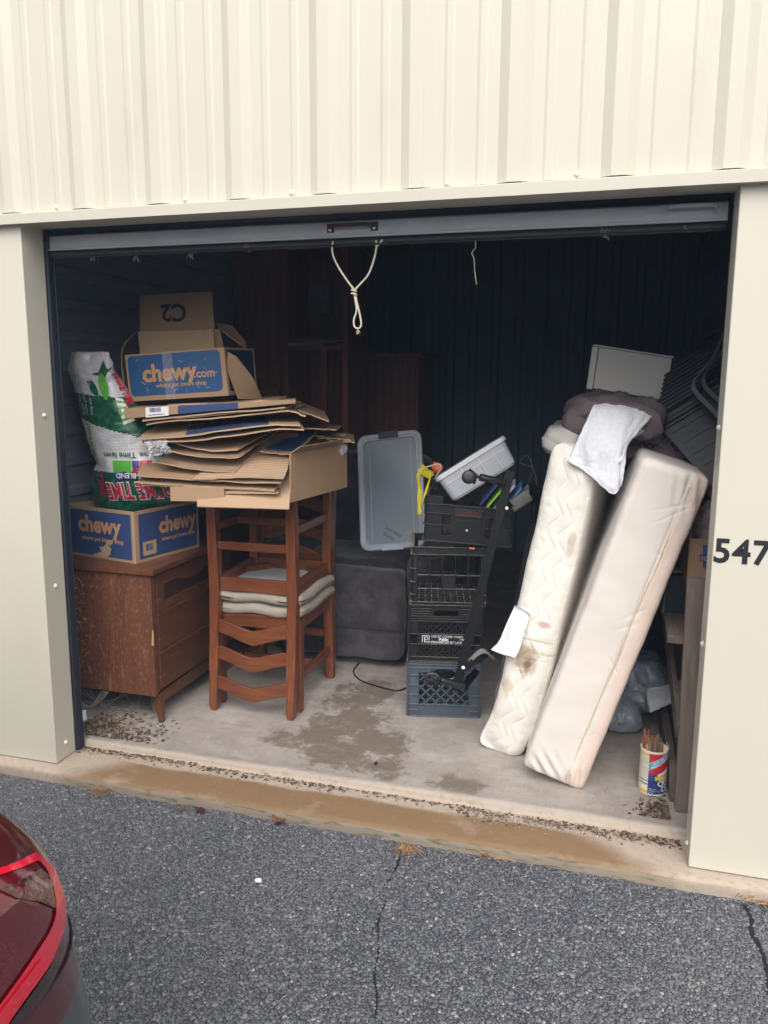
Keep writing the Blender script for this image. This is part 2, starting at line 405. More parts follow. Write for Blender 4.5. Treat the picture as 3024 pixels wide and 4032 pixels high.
def aggregate():
    x0, x1, y0, y1 = -.75, 3.15, -1.75, -.048
    pts = []; s = .0073
    gx = np.arange(x0, x1, s); gy = np.arange(y0, y1, s*.9)
    G = np.stack(np.meshgrid(gx, gy), -1).reshape(-1,2); G += RNG.uniform(-.48, .48, G.shape)*s
    near = G[:,1] > -1.25; G = G[near | (RNG.random(len(G)) < .8)]
    # only the strip the picture can show (a fan in front of the door) and a margin beside it
    keep = (G[:,0] > .05 - (G[:,1]+.05)*-.9*1.0 - 1.1) & (G[:,1] > -1.7)
    G = G[keep]
    d = np.minimum(crack_dist(G, CRACK) - .0030 - .0018*np.sin(G[:,1]*60) - .002*np.sin(G[:,1]*23), crack_dist(G, CRACK2) - .007)
    G = G[d > 0]
    n = len(G)
    base = np.array([(1,0,0),(-1,0,0),(0,1,0),(0,-1,0),(0,0,1),(0,0,-1)], float)
    # chipped stone: a cuboctahedron-ish lump with a flat top
    base = np.array([(-1,-.6,-.5),(1,-.8,-.5),(.9,.8,-.5),(-.8,.9,-.5),(-.6,-.5,.8),(.7,-.45,.6),(.55,.6,.9),(-.6,.55,.65)])
    faces = np.array([(0,1,5),(0,5,4),(1,2,6),(1,6,5),(2,3,7),(2,7,6),(3,0,4),(3,4,7),(4,5,6),(4,6,7)])
    sz = np.exp(RNG.normal(0, .30, n))*.0046; sz = np.clip(sz, .0020, .0090)
    an = RNG.uniform(0, 2*np.pi, n); ti = RNG.normal(0, .17, (n,2)); asp = RNG.uniform(.65, 1.1, n)
    B = base[None] + RNG.uniform(-.25, .25, (n,8,3))
    B[:,:,1] *= asp[:,None]; B *= sz[:,None,None]; B[:,:,2] *= .55
    B[:,:,2] += ti[:,0:1]*B[:,:,0] + ti[:,1:2]*B[:,:,1]
    c, s_ = np.cos(an)[:,None], np.sin(an)[:,None]
    x = B[:,:,0]*c - B[:,:,1]*s_; y = B[:,:,0]*s_ + B[:,:,1]*c
    V = np.stack([x+G[:,0:1], y+G[:,1:2], B[:,:,2] + GZ + RNG.uniform(-.0006, .0010, n)[:,None]], -1).reshape(-1,3)
    F = (faces[None] + (np.arange(n)*8)[:,None,None]).reshape(-1,3)
    me = bpy.data.meshes.new('aggregate'); me.vertices.add(len(V)); me.vertices.foreach_set('co', V.ravel())
    me.loops.add(len(F)*3); me.loops.foreach_set('vertex_index', F.ravel().astype(np.int32))
    me.polygons.add(len(F)); me.polygons.foreach_set('loop_start', np.arange(0, len(F)*3, 3, dtype=np.int32))
    me.update(calc_edges=True); me.materials.append(STONE)
    o = bpy.data.objects.new('aggregate', me); COL.objects.link(o); o.parent = asphalt; o['kind'] = 'stuff'
    return n
N_STONES = aggregate()

# concrete floor: apron, low sill at the door line, floor running back
prof = [(-.056,-.30), (-.054,-.030), (-.050,-.013), (-.042,-.0065), (-.03,-.0045), (0,-.002), (.08,.0), (.160,.000), (.170,.0005), (.1725,.014), (.176,.023), (.184,.0285), (.198,.0285), (.215,.0245), (.25,.022), (.5,.022), (1.2,.022), (5.2,.022)]
xs = np.arange(-5, 8.01, .05); P = np.zeros((len(xs), len(prof), 3))
for i, x in enumerate(xs):
    for j, (y, z) in enumerate(prof):
        wv = .006*noise.noise(Vector((x*1.7, y*3, 1))) if .17 < y < .21 else .004*noise.noise(Vector((x*2.3, 0, 5))) if y < -.04 else 0
        P[i,j] = (x, y+wv, z + (.0015*noise.noise(Vector((x*3, y*5, 2))) if z > -.02 and y < 2 else 0))
mb = MB(); mb.grid(P)
floor = tag(obj('concrete_floor', mb, CONCRETE, origin=(0,0,0), smooth=True), 'stained concrete floor and sill of the open unit', kind='structure')

# ------------------------------------------------------------------ the storage building
W, H, DP = 2.444, 2.13, .123
bld = thing('storage_building', 'cream ribbed metal storage building with one open unit door', 'building', (W/2, 0, 0))
mb = MB(); mb.box(-5, 0, 0, DP, .001, H+.02); obj('jamb_trim', mb, CREAM, bld, bevel=.004)
mb = MB(); mb.box(W, 8, 0, DP, .001, H+.02); jr = obj('jamb_trim', mb, CREAM, bld, bevel=.004)
mb = MB(); mb.box(-5, 8, .008, DP-.001, H+.0202, 3.7); obj('lintel', mb, CREAM2, bld)
# header trim: two lengths lapped at x = 2.152; front lip, small top ledge, soffit
for a, b, dy in ((-5, 2.153, 0), (2.149, 8, .0025)):
    mb = MB(); y0 = -.032-dy; Hl = H-.007
    sec = [(y0, Hl), (y0, Hl+.034), (y0+.004, Hl+.037), (.006, Hl+.0385), (.006, Hl+.031), (y0+.003, Hl+.031), (y0+.003, Hl+.006), (DP+.002, H+.004), (DP+.002, H)]
    k = len(sec); mb.add([(a, y, z) for y, z in sec] + [(b, y, z) for y, z in sec], [tuple(range(k)), tuple(range(2*k-1, k-1, -1))] + [(i, i+k, (i+1) % k + k, (i+1) % k) for i in range(k)])
    obj('header_trim', mb, CREAM2, bld)
# ribbed wall sheets
def rib_profile(x):
    u = (x-2.412+.1525) % .305 - .1525; a = abs(u); d = 0
    if a < .050: d = .015*min(1, (.050-a)/.030)
    v = min(abs(((x-2.412) % .305) - .305/3), abs(((x-2.412) % .305) - .61/3))
    if v < .017: d = max(d, .0026*min(1, (.017-v)/.009))
    return d
keys = []
for k in range(-14, 16):
    c = 2.412 + .305*k
    for o_ in (-.050, -.048, -.022, -.019, .019, .022, .048, .050): keys.append(c+o_)
    for th in (1/3, 2/3):
        for o_ in (-.017, -.008, .008, .017): keys.append(c+.305*th+o_)
keys = sorted(keys)
x = 2.440-.915*3
while x < 5.2:
    xs = [x-.004] + [k for k in keys if x < k < x+.915] + [x+.915+.004]
    P = np.zeros((len(xs), 15, 3)); lap = .0015 if int(round((x+10)/.915)) % 2 else 0
    for i, xx in enumerate(xs):
        for j, z in enumerate(np.linspace(H+.036, 3.7, 15)):
            P[i,j] = (xx, -.002 - lap - rib_profile(xx) + .0022*noise.noise(Vector((xx*2, z*2.5, 0))), z)
    mb = MB(); mb.grid(P, .0009); obj('wall_sheet', mb, CREAM, bld)
    x += .915
# interior shell
def ribbed_wall(name, x, sgn):
    zs = []; 
    for k in range(20):
        z0 = k*.15
        zs += [(z0, 0), (z0+.085, 0), (z0+.10, .018), (z0+.135, .018)]
    P = np.array([[(x+sgn*d, y, z) for z, d in zs] for y in (DP, 5.2)])
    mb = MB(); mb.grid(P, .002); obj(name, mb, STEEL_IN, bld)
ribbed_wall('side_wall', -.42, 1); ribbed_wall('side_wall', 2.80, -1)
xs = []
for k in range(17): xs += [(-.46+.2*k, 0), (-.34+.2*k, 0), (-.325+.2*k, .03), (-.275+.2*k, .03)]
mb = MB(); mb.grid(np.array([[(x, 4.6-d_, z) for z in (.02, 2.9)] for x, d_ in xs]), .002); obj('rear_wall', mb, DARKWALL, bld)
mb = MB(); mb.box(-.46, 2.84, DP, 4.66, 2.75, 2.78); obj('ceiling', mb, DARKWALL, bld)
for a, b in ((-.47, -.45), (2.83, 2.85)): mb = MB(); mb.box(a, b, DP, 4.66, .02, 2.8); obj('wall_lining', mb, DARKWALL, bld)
# screws
def screw(p, n):
    mb = MB(); mb.lathe([(.0, -.001), (.0092, -.001), (.0098, .0012), (.0068, .0022), (.0062, .0068), (.004, .008), (.0, .008)], p, 12, n, caps=False)
    o = obj('screw', mb, SCREW, bld, smooth=True); return o
scr = {}
for x, z in ((.167,2.174), (.565,2.174), (.685,2.174), (1.078,2.173), (1.47,2.175), (1.597,2.173), (1.99,2.175), (2.387,2.174), (2.515,2.174), (-.14,2.174), (2.78,2.174)): screw((x, -.0035, z+.004), (0,-1,0))
for z in (1.427, .742, .068): screw((.0, .062, z), (1,0,0))
for z in (1.435, .747, .052): screw((W, .058, z), (-1,0,0))
# unit number
letters('unit_number', '547', lambda a, b: (2.446+a*.98, -.0012, 1.030+b), VINYL, bld, .1035, .0028, space=1.08)

# door guides and the rolled-up door
for sx, x in ((1, .001), (-1, W+.022)):
    mb = MB()
    for a, b, y0, y1 in ((.0, .012, DP+.001, DP+.006), (.009, .012, DP+.006, DP+.030), (.0, .004, DP+.006, DP+.036), (.004, .016, DP+.032, DP+.036)):
        mb.box(*sorted((x+sx*a, x+sx*b)), y0, y1, .004, H-.002)
    obj('door_guide', mb, NAVY, bld, bevel=.001)
dr = thing('roll_up_door', 'rolled-up grey door showing its bottom bar under the lintel', 'door', (W/2, .15, 2.03))
mb = MB()
sec = [(DP+.020, 2.060), (DP+.016, 2.066), (DP+.018, 2.106), (DP+.030, 2.113), (DP+.044, 2.113), (DP+.044, 2.052), (DP+.012, 2.052), (DP+.008, 2.056), (DP+.012, 2.0605)]
k = len(sec); a, b = .012, W-.012
mb.add([(a, y, z) for y, z in sec] + [(b, y, z) for y, z in sec], [tuple(range(k)), tuple(range(2*k-1, k-1, -1))] + [(i, i+k, (i+1) % k + k, (i+1) % k) for i in range(k)])
obj('bottom_bar', mb, DOORGREY, dr, bevel=.0015)
mb = MB(); xs = np.linspace(.014, W-.014, 70); P = np.array([[(x, DP+.016+.010*math.sin(t*3.14)-.004, 2.052-.026*t+.002*noise.noise(Vector((x*9, t, 0)))) for t in np.linspace(0,1,6)] for x in xs])
mb.grid(P, .005); obj('rubber_seal', mb, RUBBER, dr, smooth=True)
mb = MB(); zs = np.linspace(2.10, 2.50, 25); P = np.array([[(x, DP+.040+.006*math.sin((z-2.1)*80), z) for z in zs] for x in (.012, W-.012)]); mb.grid(P, .0015); obj('curtain', mb, NAVY, dr, smooth=True)
mb = MB(); mb.lathe([(.15,.02),(.16,.02),(.16,W-.02),(.15,W-.02)], (0, DP+.21, 2.55), 32, (1,0,0)); obj('coil', mb, NAVY, dr, smooth=True)
for xa, xb, zc, hm in ((1.160, 1.318, 2.086, RUST), (2.255, 2.400, 2.092, DOORGREY)):
    mb = MB(); yb = DP+.017
    for xx in (xa, xb): mb.box(xx-.013, xx+.013, yb-.004, yb+.001, zc-.015, zc+.015)
    mb.tube([(xa, yb-.002, zc), (xa+.006, yb-.022, zc+.003), (xa+.022, yb-.030, zc+.004), (xb-.022, yb-.030, zc+.004), (xb-.006, yb-.022, zc+.003), (xb, yb-.002, zc)], .0065, 8)
    h = obj('pull_handle', mb, hm, dr, bevel=.002)
    for xx in (xa, xb):
        mb = MB(); mb.lathe([(0,0),(.006,0),(.006,.004),(.003,.006),(0,.006)], (xx, yb-.004, zc-.006), 10, (0,-1,0), caps=False); obj('bolt', mb, SCREW if hm is RUST else DOORGREY, h, smooth=True)

# ------------------------------------------------------------------ materials of the things on the left
PINE = wood('stained_pine', (.085,.020,.008), (.30,.098,.034), 'Z', 12, .40, (.36,.16,.07), .2)
PINEX = wood('stained_pine_rail', (.085,.020,.008), (.31,.103,.036), 'X', 12, .40, (.38,.17,.075), .2)
PINEY = wood('stained_pine_side', (.080,.019,.008), (.28,.092,.033), 'Y', 12, .40, (.34,.15,.065), .2)
DRESS = wood('worn_walnut_side', (.095,.033,.017), (.165,.062,.032), 'Z', 8, .5, (.34,.20,.11), fleck=.38)
DRESSY = wood('worn_walnut_front', (.080,.030,.016), (.14,.055,.029), 'Y', 8, .45, (.24,.13,.075))
DRESST = wood('walnut_top', (.095,.034,.016), (.17,.066,.03), 'Y', 7, .4, (.26,.13,.07))
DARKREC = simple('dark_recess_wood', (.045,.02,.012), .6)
CUSH = simple('taupe_chenille', (.36,.315,.265), .95, .22, 40, .7, .003, fine=420)
DUSTCLOTH = simple('white_dust_cover', (.66,.66,.68), .7, .08, 14, .2)
def m_card(name, base, ribs=None, rough=.85):
    t = NT(name); n1 = t.noise(5, detail=5); n2 = t.noise(120, t.map((1,.25,1)), 3)
    lo = tuple(c*.82 for c in base); hi = tuple(c*1.1 for c in base)
    c = t.mix(n1, lo, hi); c = t.mix(t.math('MULTIPLY', n2, .3), c, tuple(k*.7 for k in base))
    h = n2
    return t.set(c, rough, h, .2, .0008, Specular__IOR__Level=.25)
CARD = m_card('kraft_cardboard', (.385,.255,.155))
CARD2 = m_card('pale_kraft_cardboard', (.45,.31,.20))
CARDIN = m_card('cardboard_inside', (.32,.215,.135))
CARDEDGE = m_card('cardboard_cut_edge', (.52,.36,.235))
BLUE = simple('blue_box_print', (.030,.058,.165), .55, .12, 6, .12, .0006)
BLUE2 = simple('bright_blue_box_print', (.026,.085,.215), .42, .14, 5, .15, .0006)
ORPRINT = simple('kraft_showing_letters', (.47,.255,.12), .7, .08, 20, .1)
WHITELAB = simple('white_paper_label', (.74,.73,.74), .6, .05, 30, .1)
INK = simple('black_ink', (.02,.02,.028), .6, .1, 30, .05)
TAPE = NT('clear_packing_tape').set((.75,.75,.78), .18, None, Alpha=.16)
def m_film(name, a, col=(.8,.82,.86)):
    t = NT(name); n = t.noise(30, detail=4, dist=1.5)
    return t.set(col, .15, n, .8, .004, Alpha=t.math('ADD', a, t.math('MULTIPLY', t.smooth(n, .45, .7), .35)))
FILM = m_film('crumpled_clear_film', .28)

# ------------------------------------------------------------------ the dresser
d = thing('dresser', 'worn brown mid-century dresser with its end towards the door', 'dresser', (-.06, .95, .022))
mb = MB(); mb.box(-.36, .222, .40, .420, .158, .7215); obj('end_panel', mb, DRESS, d, bevel=.002)
mb = MB(); mb.box(-.36, .222, 1.73, 1.75, .158, .7215); obj('end_panel', mb, DRESS, d, bevel=.002)
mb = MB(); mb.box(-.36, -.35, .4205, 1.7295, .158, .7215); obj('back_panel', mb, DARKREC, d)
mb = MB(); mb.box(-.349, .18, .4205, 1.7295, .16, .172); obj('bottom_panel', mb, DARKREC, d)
mb = MB(); mb.box(-.37, .245, .383, 1.765, .722, .748); obj('top', mb, DRESST, d, bevel=.003)
# front frame and drawers (two columns of three)
mb = MB(); mb.box(.196, .2215, .4205, .437, .172, .7213); obj('front_stile', mb, DRESSY, d, bevel=.0015)
mb = MB(); mb.box(.196, .2215, 1.713, 1.7295, .172, .7213); obj('front_stile', mb, DRESSY, d, bevel=.0015)
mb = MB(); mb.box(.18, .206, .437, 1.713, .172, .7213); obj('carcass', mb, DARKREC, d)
for y0, y1 in ((.440, 1.070), (1.078, 1.710)):
    for z0, z1, top in ((.180, .345, 0), (.357, .525, 0), (.537, .712, 1)):
        mb = MB()
        if top:
            # frame with a long sculpted finger recess
            zi0, zi1, ya, yb = z0+.042, z1-.048, y0+.055, y1-.07
            xf = .2275
            poly_o = [(y0, z0), (y1, z0), (y1, z1), (y0, z1)]
            mb.box(.207, xf, y0, y1, z0, zi0); mb.box(.207, xf, y0, y1, zi1, z1); mb.box(.207, xf, y0, ya, zi0, zi1); mb.box(.207, xf, yb, y1, zi0, zi1)
            dw = obj('drawer', mb, DRESSY, d)
            # sculpted pull: the frame's upper lip dips in the middle of the recess
            ym = (ya+yb)/2; pts = [(ya, zi1), (yb, zi1), (yb, zi1-.004)]
            for k in range(13):
                tt = k/12; yy = ym+.12-.24*tt; pts.append((yy, zi1-.004-.026*math.sin(math.pi*tt)**.6))
            pts.append((ya, zi1-.004))
            mb = MB(); mb.prism(pts, lambda a, b: (.212, a, b), lambda a, b: (.2285, a, b)); obj('pull_lip', mb, DRESST, dw)
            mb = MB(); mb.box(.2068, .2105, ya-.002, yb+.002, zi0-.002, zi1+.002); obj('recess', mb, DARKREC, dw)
        else:
            mb.box(.207, .2275, y0, y1, z0, z1); dw = obj('drawer', mb, DRESSY, d, bevel=.003)
            mb = MB(); mb.box(.2076, .233, y0+.002, y1-.002, z1+.0005, z1+.010); obj('pull_lip', mb, DRESST, dw, bevel=.002)
# base rails and tapered legs
mb = MB(); mb.box(.185, .208, .46, 1.69, .098, .1575); obj('base_rail', mb, DRESST, d, bevel=.002)
mb = MB(); mb.box(-.33, -.307, .46, 1.69, .098, .1575); obj('base_rail', mb, DRESST, d, bevel=.002)
for x, y in ((.20, .452), (-.31, .452), (.20, 1.70), (-.31, 1.70)):
    sx = 1 if x > 0 else -1; sy = -1 if y < 1 else 1
    mb = MB(); P = []
    for z, r, ox, oy in ((.0225, .011, .022*sx, .012*sy), (.1578, .021, 0, 0)):
        P += [(x+ox-r, y+oy-r, z), (x+ox+r, y+oy-r, z), (x+ox+r, y+oy+r, z), (x+ox-r, y+oy+r, z)]
    mb.hexa(P); obj('leg', mb, DRESST, d, bevel=.003)
# chewed corner splinters
mb = MB(); mb.hexa([(.212,.3985,.40),(.2245,.3985,.40),(.2245,.401,.40),(.212,.401,.40),(.219,.3985,.47),(.2245,.3985,.47),(.2245,.401,.47),(.219,.401,.47)]); obj('chip', mb, wood('raw_chip', (.42,.26,.13), (.55,.36,.2), 'Z'), d)

# ------------------------------------------------------------------ open printed carton on the dresser
def carton_shell(M, L, Wd, Ht, th=.005, bottom=True):
    mb = MB(); mb.box(0, L, 0, th, 0, Ht, M); mb.box(0, L, Wd-th, Wd, 0, Ht, M)
    mb.box(0, th, th, Wd-th, 0, Ht, M); mb.box(L-th, L, th, Wd-th, 0, Ht, M)
    if bottom: mb.box(th, L-th, th, Wd-th, .001, th, M)
    return mb
def panel(mb, M, x0, x1, z0, z1, y=-.0007, th=.0006): return mb.box(x0, x1, y, y+th, z0, z1, M)
def rpanel(mb, fn, x0, x1, z0, z1, r=.02, y0=-.0006, y1=0.0):
    P = []
    for cx, cz, a0 in ((x1-r, z1-r, 0), (x0+r, z1-r, 90), (x0+r, z0+r, 180), (x1-r, z0+r, 270)):
        for k in range(5):
            a = R(a0+22.5*k); P.append((cx+r*math.cos(a), cz+r*math.sin(a)))
    mb.prism(P, lambda a, b: fn(a, b, y0), lambda a, b: fn(a, b, y1)); return mb
def torn(mb, fn, cx, cz, w_, h_, seed=0, y=-.0012, n=16):
    rr = random.Random(seed); P = []
    for k in range(n):
        a = 2*math.pi*k/n; s_ = rr.uniform(.6, 1.1); P.append((cx+w_*s_*math.cos(a), cz+h_*s_*math.sin(a)))
    mb.prism(P, lambda a, b: fn(a, b, y), lambda a, b: fn(a, b, y+.0005)); return mb
th = R(-12); c0 = Vector((.112, .462, .7485))
Mb = Matrix.Translation(c0) @ Matrix.Rotation(th, 4, 'Z') @ Matrix.Translation((-.430, 0, 0))
bx = thing('cardboard_box', 'open blue printed carton on the dresser holding the green sack', 'box', c0)
obj('carton', carton_shell(Mb, .430, .42, .238), CARD, bx, bevel=.0015)
F1 = lambda x, z, y=-.0008: Mb @ Vector((x, y, z))
Mr = Mb @ Matrix.Translation((.430, 0, 0)) @ Matrix.Rotation(R(90), 4, 'Z')
F2 = lambda x, z, y=-.0008: Mr @ Vector((x, y, z))
mb = MB(); rpanel(mb, F1, .01, .408, .014, .222, .006); p1 = obj('front_print', mb, BLUE, bx)
mb = MB(); rpanel(mb, F2, .024, .405, .016, .222, .006); p2 = obj('side_print', mb, BLUE, bx)
letters('lettering', 'chewy', lambda a, b: F1(.075+a, .125+b, -.0014), ORPRINT, p1, .104, .0040, space=1.0)
letters('small_lettering', 'where pet lovers shop', lambda a, b: F1(.095+a, .083+b, -.0014), ORPRINT, p1, .0290, .0008)
letters('lettering', 'chewy', lambda a, b: F2(.150+a*.92, .118+b, -.0014), ORPRINT, p2, .104, .0040, space=1.0)
letters('small_lettering', 'where pet lovers shop', lambda a, b: F2(.165+a*.92, .078+b, -.0014), ORPRINT, p2, .0265, .0008)
mb = MB(); torn(mb, F1, .245, .045, .045, .030, 3); torn(mb, F1, .215, .018, .05, .012, 5, -.0016); torn(mb, F1, .27, .082, .028, .014, 8, -.0018); obj('torn_patch', mb, CARD2, p1); 
mb = MB(); rpanel(mb, F2, .045, .128, .028, .092, .004, -.0012, -.0006); lb = obj('barcode_label', mb, CARD2, p2)
mb = MB(); xx = .062
for k in range(15):
    wv = random.choice((.0012,.002,.003)); panel(mb, Mr, xx, xx+wv, .048, .079, -.0016, .0004); xx += wv+random.choice((.001,.0018))
obj('barcode', mb, BLUE, lb)['kind'] = 'stuff'
mb = MB()
for q in (.0, .418): mb = MB(); rpanel(mb, F1, q, q+.012, .0, .236, .003, -.0004, 0); obj('scuffed_edge', mb, CARD2, bx)
# inner flap folded down into the box, back left
mb = MB(); P = interp_grid([[Mb @ Vector((.02, .30, .236)), Mb @ Vector((.02, .41, .240))], [Mb @ Vector((.10, .32, .225)), Mb @ Vector((.10, .41, .236))]], 6, 6); mb.grid(P, .004); obj('flap', mb, CARDIN, bx)

# ------------------------------------------------------------------ sack of seed
PLW = simple('white_sack_plastic', (.60,.60,.625), .28, .12, 9, .3, .003)
def m_green():
    t = NT('green_leafy_print'); n = t.noise(42, detail=5, rough=.7); n2 = t.noise(6)
    c = t.ramp(n, [(.32, (.004,.035,.02)), (.52, (.012,.105,.058)), (.72, (.05,.22,.12))]); return t.set(t.mix(t.math('MULTIPLY', n2, .3), c, (.006,.06,.035)), .3, n2, .3, .003)
PLG = m_green()
LIME = simple('lime_leaf_print', (.10,.42,.05), .35, .25, 25, .1)
REDP = simple('red_print', (.50,.025,.055), .35, .12, 20, .1)
NAVP = simple('navy_print', (.03,.05,.22), .35, .1, 20, .1)
GREYTXT = simple('grey_print', (.32,.33,.36), .4, .1, 20, .1)
WPRINT = simple('white_print', (.72,.72,.74), .35, .05, 20, .1)
rows = [((-0.227, 0.640, 0.807), (-0.031, 0.640, 0.819)), ((-0.230, 0.620, 0.929), (0.034, 0.620, 0.944)), ((-0.250, 0.600, 0.992), (0.195, 0.600, 1.014)), ((-0.250, 0.580, 1.071), (0.229, 0.580, 1.092)), ((-0.229, 0.570, 1.121), (0.200, 0.570, 1.138)),
        ((-0.193, 0.560, 1.173), (0.161, 0.560, 1.186)), ((-0.206, 0.555, 1.227), (0.134, 0.555, 1.238)), ((-0.227, 0.550, 1.301), (0.120, 0.550, 1.310)), ((-0.239, 0.545, 1.385), (0.087, 0.545, 1.392)),
        ((-0.247, 0.540, 1.469), (0.038, 0.540, 1.473)), ((-0.255, 0.535, 1.542), (-0.007, 0.535, 1.544)), ((-0.267, 0.530, 1.604), (-0.030, 0.530, 1.605)), ((-0.251, 0.530, 1.655), (-0.032, 0.530, 1.655)), ((-0.228, 0.535, 1.692), (-0.039, 0.535, 1.679))]
rz = np.array([(a[2]+b[2])/2 for a, b in rows]); rl = np.array([a[0] for a, b in rows]); rr_ = np.array([b[0] for a, b in rows]); ry = np.array([a[1] for a, b in rows])
rd = np.array([.10,.12,.14,.15,.135,.12,.115,.11,.10,.085,.07,.05,.03,.012])
def sack_pt(x, z, off=.0, ang=None):
    xl = np.interp(z, rz, rl); xr = np.interp(z, rz, rr_); yc = np.interp(z, rz, ry); dd = np.interp(z, rz, rd)
    c_ = (xl+xr)/2; hw = (xr-xl)/2
    if ang is None:
        u = max(-.985, min(.985, (x-c_)/hw)); y = yc+dd*.9 - dd*math.sqrt(1-u*u)**.8
    else:
        u = math.cos(ang); x = c_+hw*(abs(u)**.85)*(1 if u > 0 else -1); y = yc+dd*.9 - dd*(abs(math.sin(ang))**.8)*(1 if math.sin(ang) > 0 else -1)
    p = Vector((x, 0, z))
    wr = .010*noise.noise(Vector((x*9, z*5, 3))) + .007*noise.ridged_multi_fractal(Vector((x*8+z*5, z*9-x*6, .3)), 1, 2, 3, 1, 2)*.6 - .004
    off = off+.004 if off > 0 else 0
    wr *= 1+1.2*max(0, (z-1.45)/.25)
    return (x + .006*noise.noise(Vector((z*14, x*2, 7))) + .016*max(0, (z-1.5)/.2)*noise.noise(Vector((z*30, y*20, 2))), y + wr*1.35 - off, z + .004*noise.noise(Vector((x*10, z*10, 9))))
sk = thing('seed_sack', 'half-empty green and white plastic seed sack slumped in the carton', 'sack', (.0, .60, .76))
NZ_, NA = 150, 120
zs_ = np.linspace(rz[0], rz[-1], NZ_)
mb = MB(); V = []
for i in range(NZ_):
    for k in range(NA): V.append(sack_pt(0, zs_[i], 0, 2*math.pi*k/NA))
fs = [(i*NA+k, i*NA+(k+1) % NA, (i+1)*NA+(k+1) % NA, (i+1)*NA+k) for i in range(NZ_-1) for k in range(NA)] + [tuple(range(NA))[::-1], tuple((NZ_-1)*NA+k for k in range(NA))]
mb.add(V, fs)
def zone(x, z):
    wob = .01*noise.noise(Vector((x*12, z*12, 4)))
    if z > 1.505 - .10*(x+.2) + wob: return 0
    if z > 1.372 - .28*(x+.15) + wob: return 1
    if z > 1.152 + .03*(x) + wob: return 0
    return 1
mb.mi = [zone(sum(V[q][0] for q in f)/len(f), sum(V[q][2] for q in f)/len(f)) for f in fs]
obj('sack', mb, [PLW, PLG], sk, smooth=True)
S = lambda off: (lambda x, z: sack_pt(x, z, off))
def decal(name, poly, mat, off=.003, sub=10):
    mb = MB(); P = np.array(poly); cen = P.mean(0); n = len(P)
    rings = [cen*(1-t)+P*t for t in np.linspace(1/sub, 1, sub)]
    mb.v = [sack_pt(*cen, off)] + [sack_pt(*q, off) for r_ in rings for q in r_]
    mb.f = [(0, 1+k, 1+(k+1) % n) for k in range(n)] + [(1+i*n+k, 1+(i+1)*n+k, 1+(i+1)*n+(k+1) % n, 1+i*n+(k+1) % n) for i in range(sub-1) for k in range(n)]
    mb.mi = [0]*len(mb.f); return obj(name, mb, mat, sk, smooth=True)
def ell(cx, cz, a, b, rot=0, n=28): return [(cx+a*math.cos(t)*math.cos(rot)-b*math.sin(t)*math.sin(rot), cz+a*math.cos(t)*math.sin(rot)+b*math.sin(t)*math.cos(rot)) for t in np.linspace(0, 2*math.pi, n, endpoint=False)]
# leafy ear printed in the white top
cx, cz = (-0.058, 1.534)
decal('ear_print', ell(cx, cz, .020, .060, .25), LIME, .0035)
decal('leaf_print', [(cx-.055, cz+.055), (cx-.02, cz+.062), (cx+.003, cz+.115), (cx+.02, cz+.075), (cx+.045, cz+.085), (cx+.018, cz+.06), (cx+.004, cz+.03), (cx-.01, cz+.045), (cx-.035, cz+.048)], PLG, .003)
decal('leaf_print', ell(cx-.05, cz-.005, .016, .040, .5), PLG, .003)
x2, z2 = (0.019, 1.413)
P4 = [(x2-.03, z2+.075), (x2-.005, z2+.065), (x2+.05, z2-.03), (x2+.005, z2-.05)]; decal('pale_panel', P4, WPRINT, .0032)
for k in range(4):
    t0 = .12+.22*k; a = np.array(P4); decal('stripe', [a[0]*(1-t0)+a[3]*t0, a[1]*(1-t0)+a[2]*t0, a[1]*(1-t0-.1)+a[2]*(t0+.1), a[0]*(1-t0-.1)+a[3]*(t0+.1)], LIME, .0042, 4)
def stxt(name, body, o, size, rot, mat, off=.004, bold=0.0, sx=1.0):
    c_, s_ = math.cos(rot), math.sin(rot)
    return letters(name, body, lambda a, b: sack_pt(o[0]+a*sx*c_-b*s_, o[1]+a*sx*s_+b*c_, off), mat, sk, size, bold)
stxt('small_lettering', 'Prime Time is tough', (-0.177, 1.407), .022, R(92), WPRINT)
stxt('small_lettering', 'looks good and helps', (-0.155, 1.408), .022, R(90), WPRINT)
stxt('small_lettering', 'keep our planet green', (-0.124, 1.406), .022, R(88), WPRINT)
stxt('lettering', 'allgreen!', (-0.136, 1.213), .046, R(96), LIME, .004, .001)
stxt('small_lettering', 'Prime Time lawn', (0.169, 1.240), .036, R(180), PLG, .004, .0006)
for k in range(6): stxt('fine_print', 'seed rates and lawn care for sun and shade', (0.128, 1.259) if k == 0 else ((0.128, 1.259)[0], (0.128, 1.259)[1]+.0125*k), .0105, R(180), GREYTXT)
q = (-0.036, 1.204); decal('picture_print', [(q[0], q[1]), (q[0]+.085, q[1]), (q[0]+.085, q[1]-.058), (q[0], q[1]-.058)], LIME, .0035)
decal('picture_print', [(q[0]+.09, q[1]), (q[0]+.12, q[1]), (q[0]+.12, q[1]-.035), (q[0]+.09, q[1]-.035)], NAVP, .0035)
decal('picture_print', [(q[0]+.122, q[1]), (q[0]+.165, q[1]), (q[0]+.165, q[1]-.05), (q[0]+.09, q[1]-.058), (q[0]+.09, q[1]-.037), (q[0]+.122, q[1]-.037)], REDP, .0035)
q = (-0.036, 1.125); decal('banner', [(q[0], q[1]-.018), (q[0]+.05, q[1]-.008), (q[0]+.19, q[1]-.008), (q[0]+.19, q[1]+.028), (q[0]+.05, q[1]+.028), (q[0], q[1]+.02)], NAVP, .0035)
stxt('lettering', 'RESCUE BLEND', (q[0]+.235, q[1]+.023), .033, R(181), WPRINT, .005, .0008)
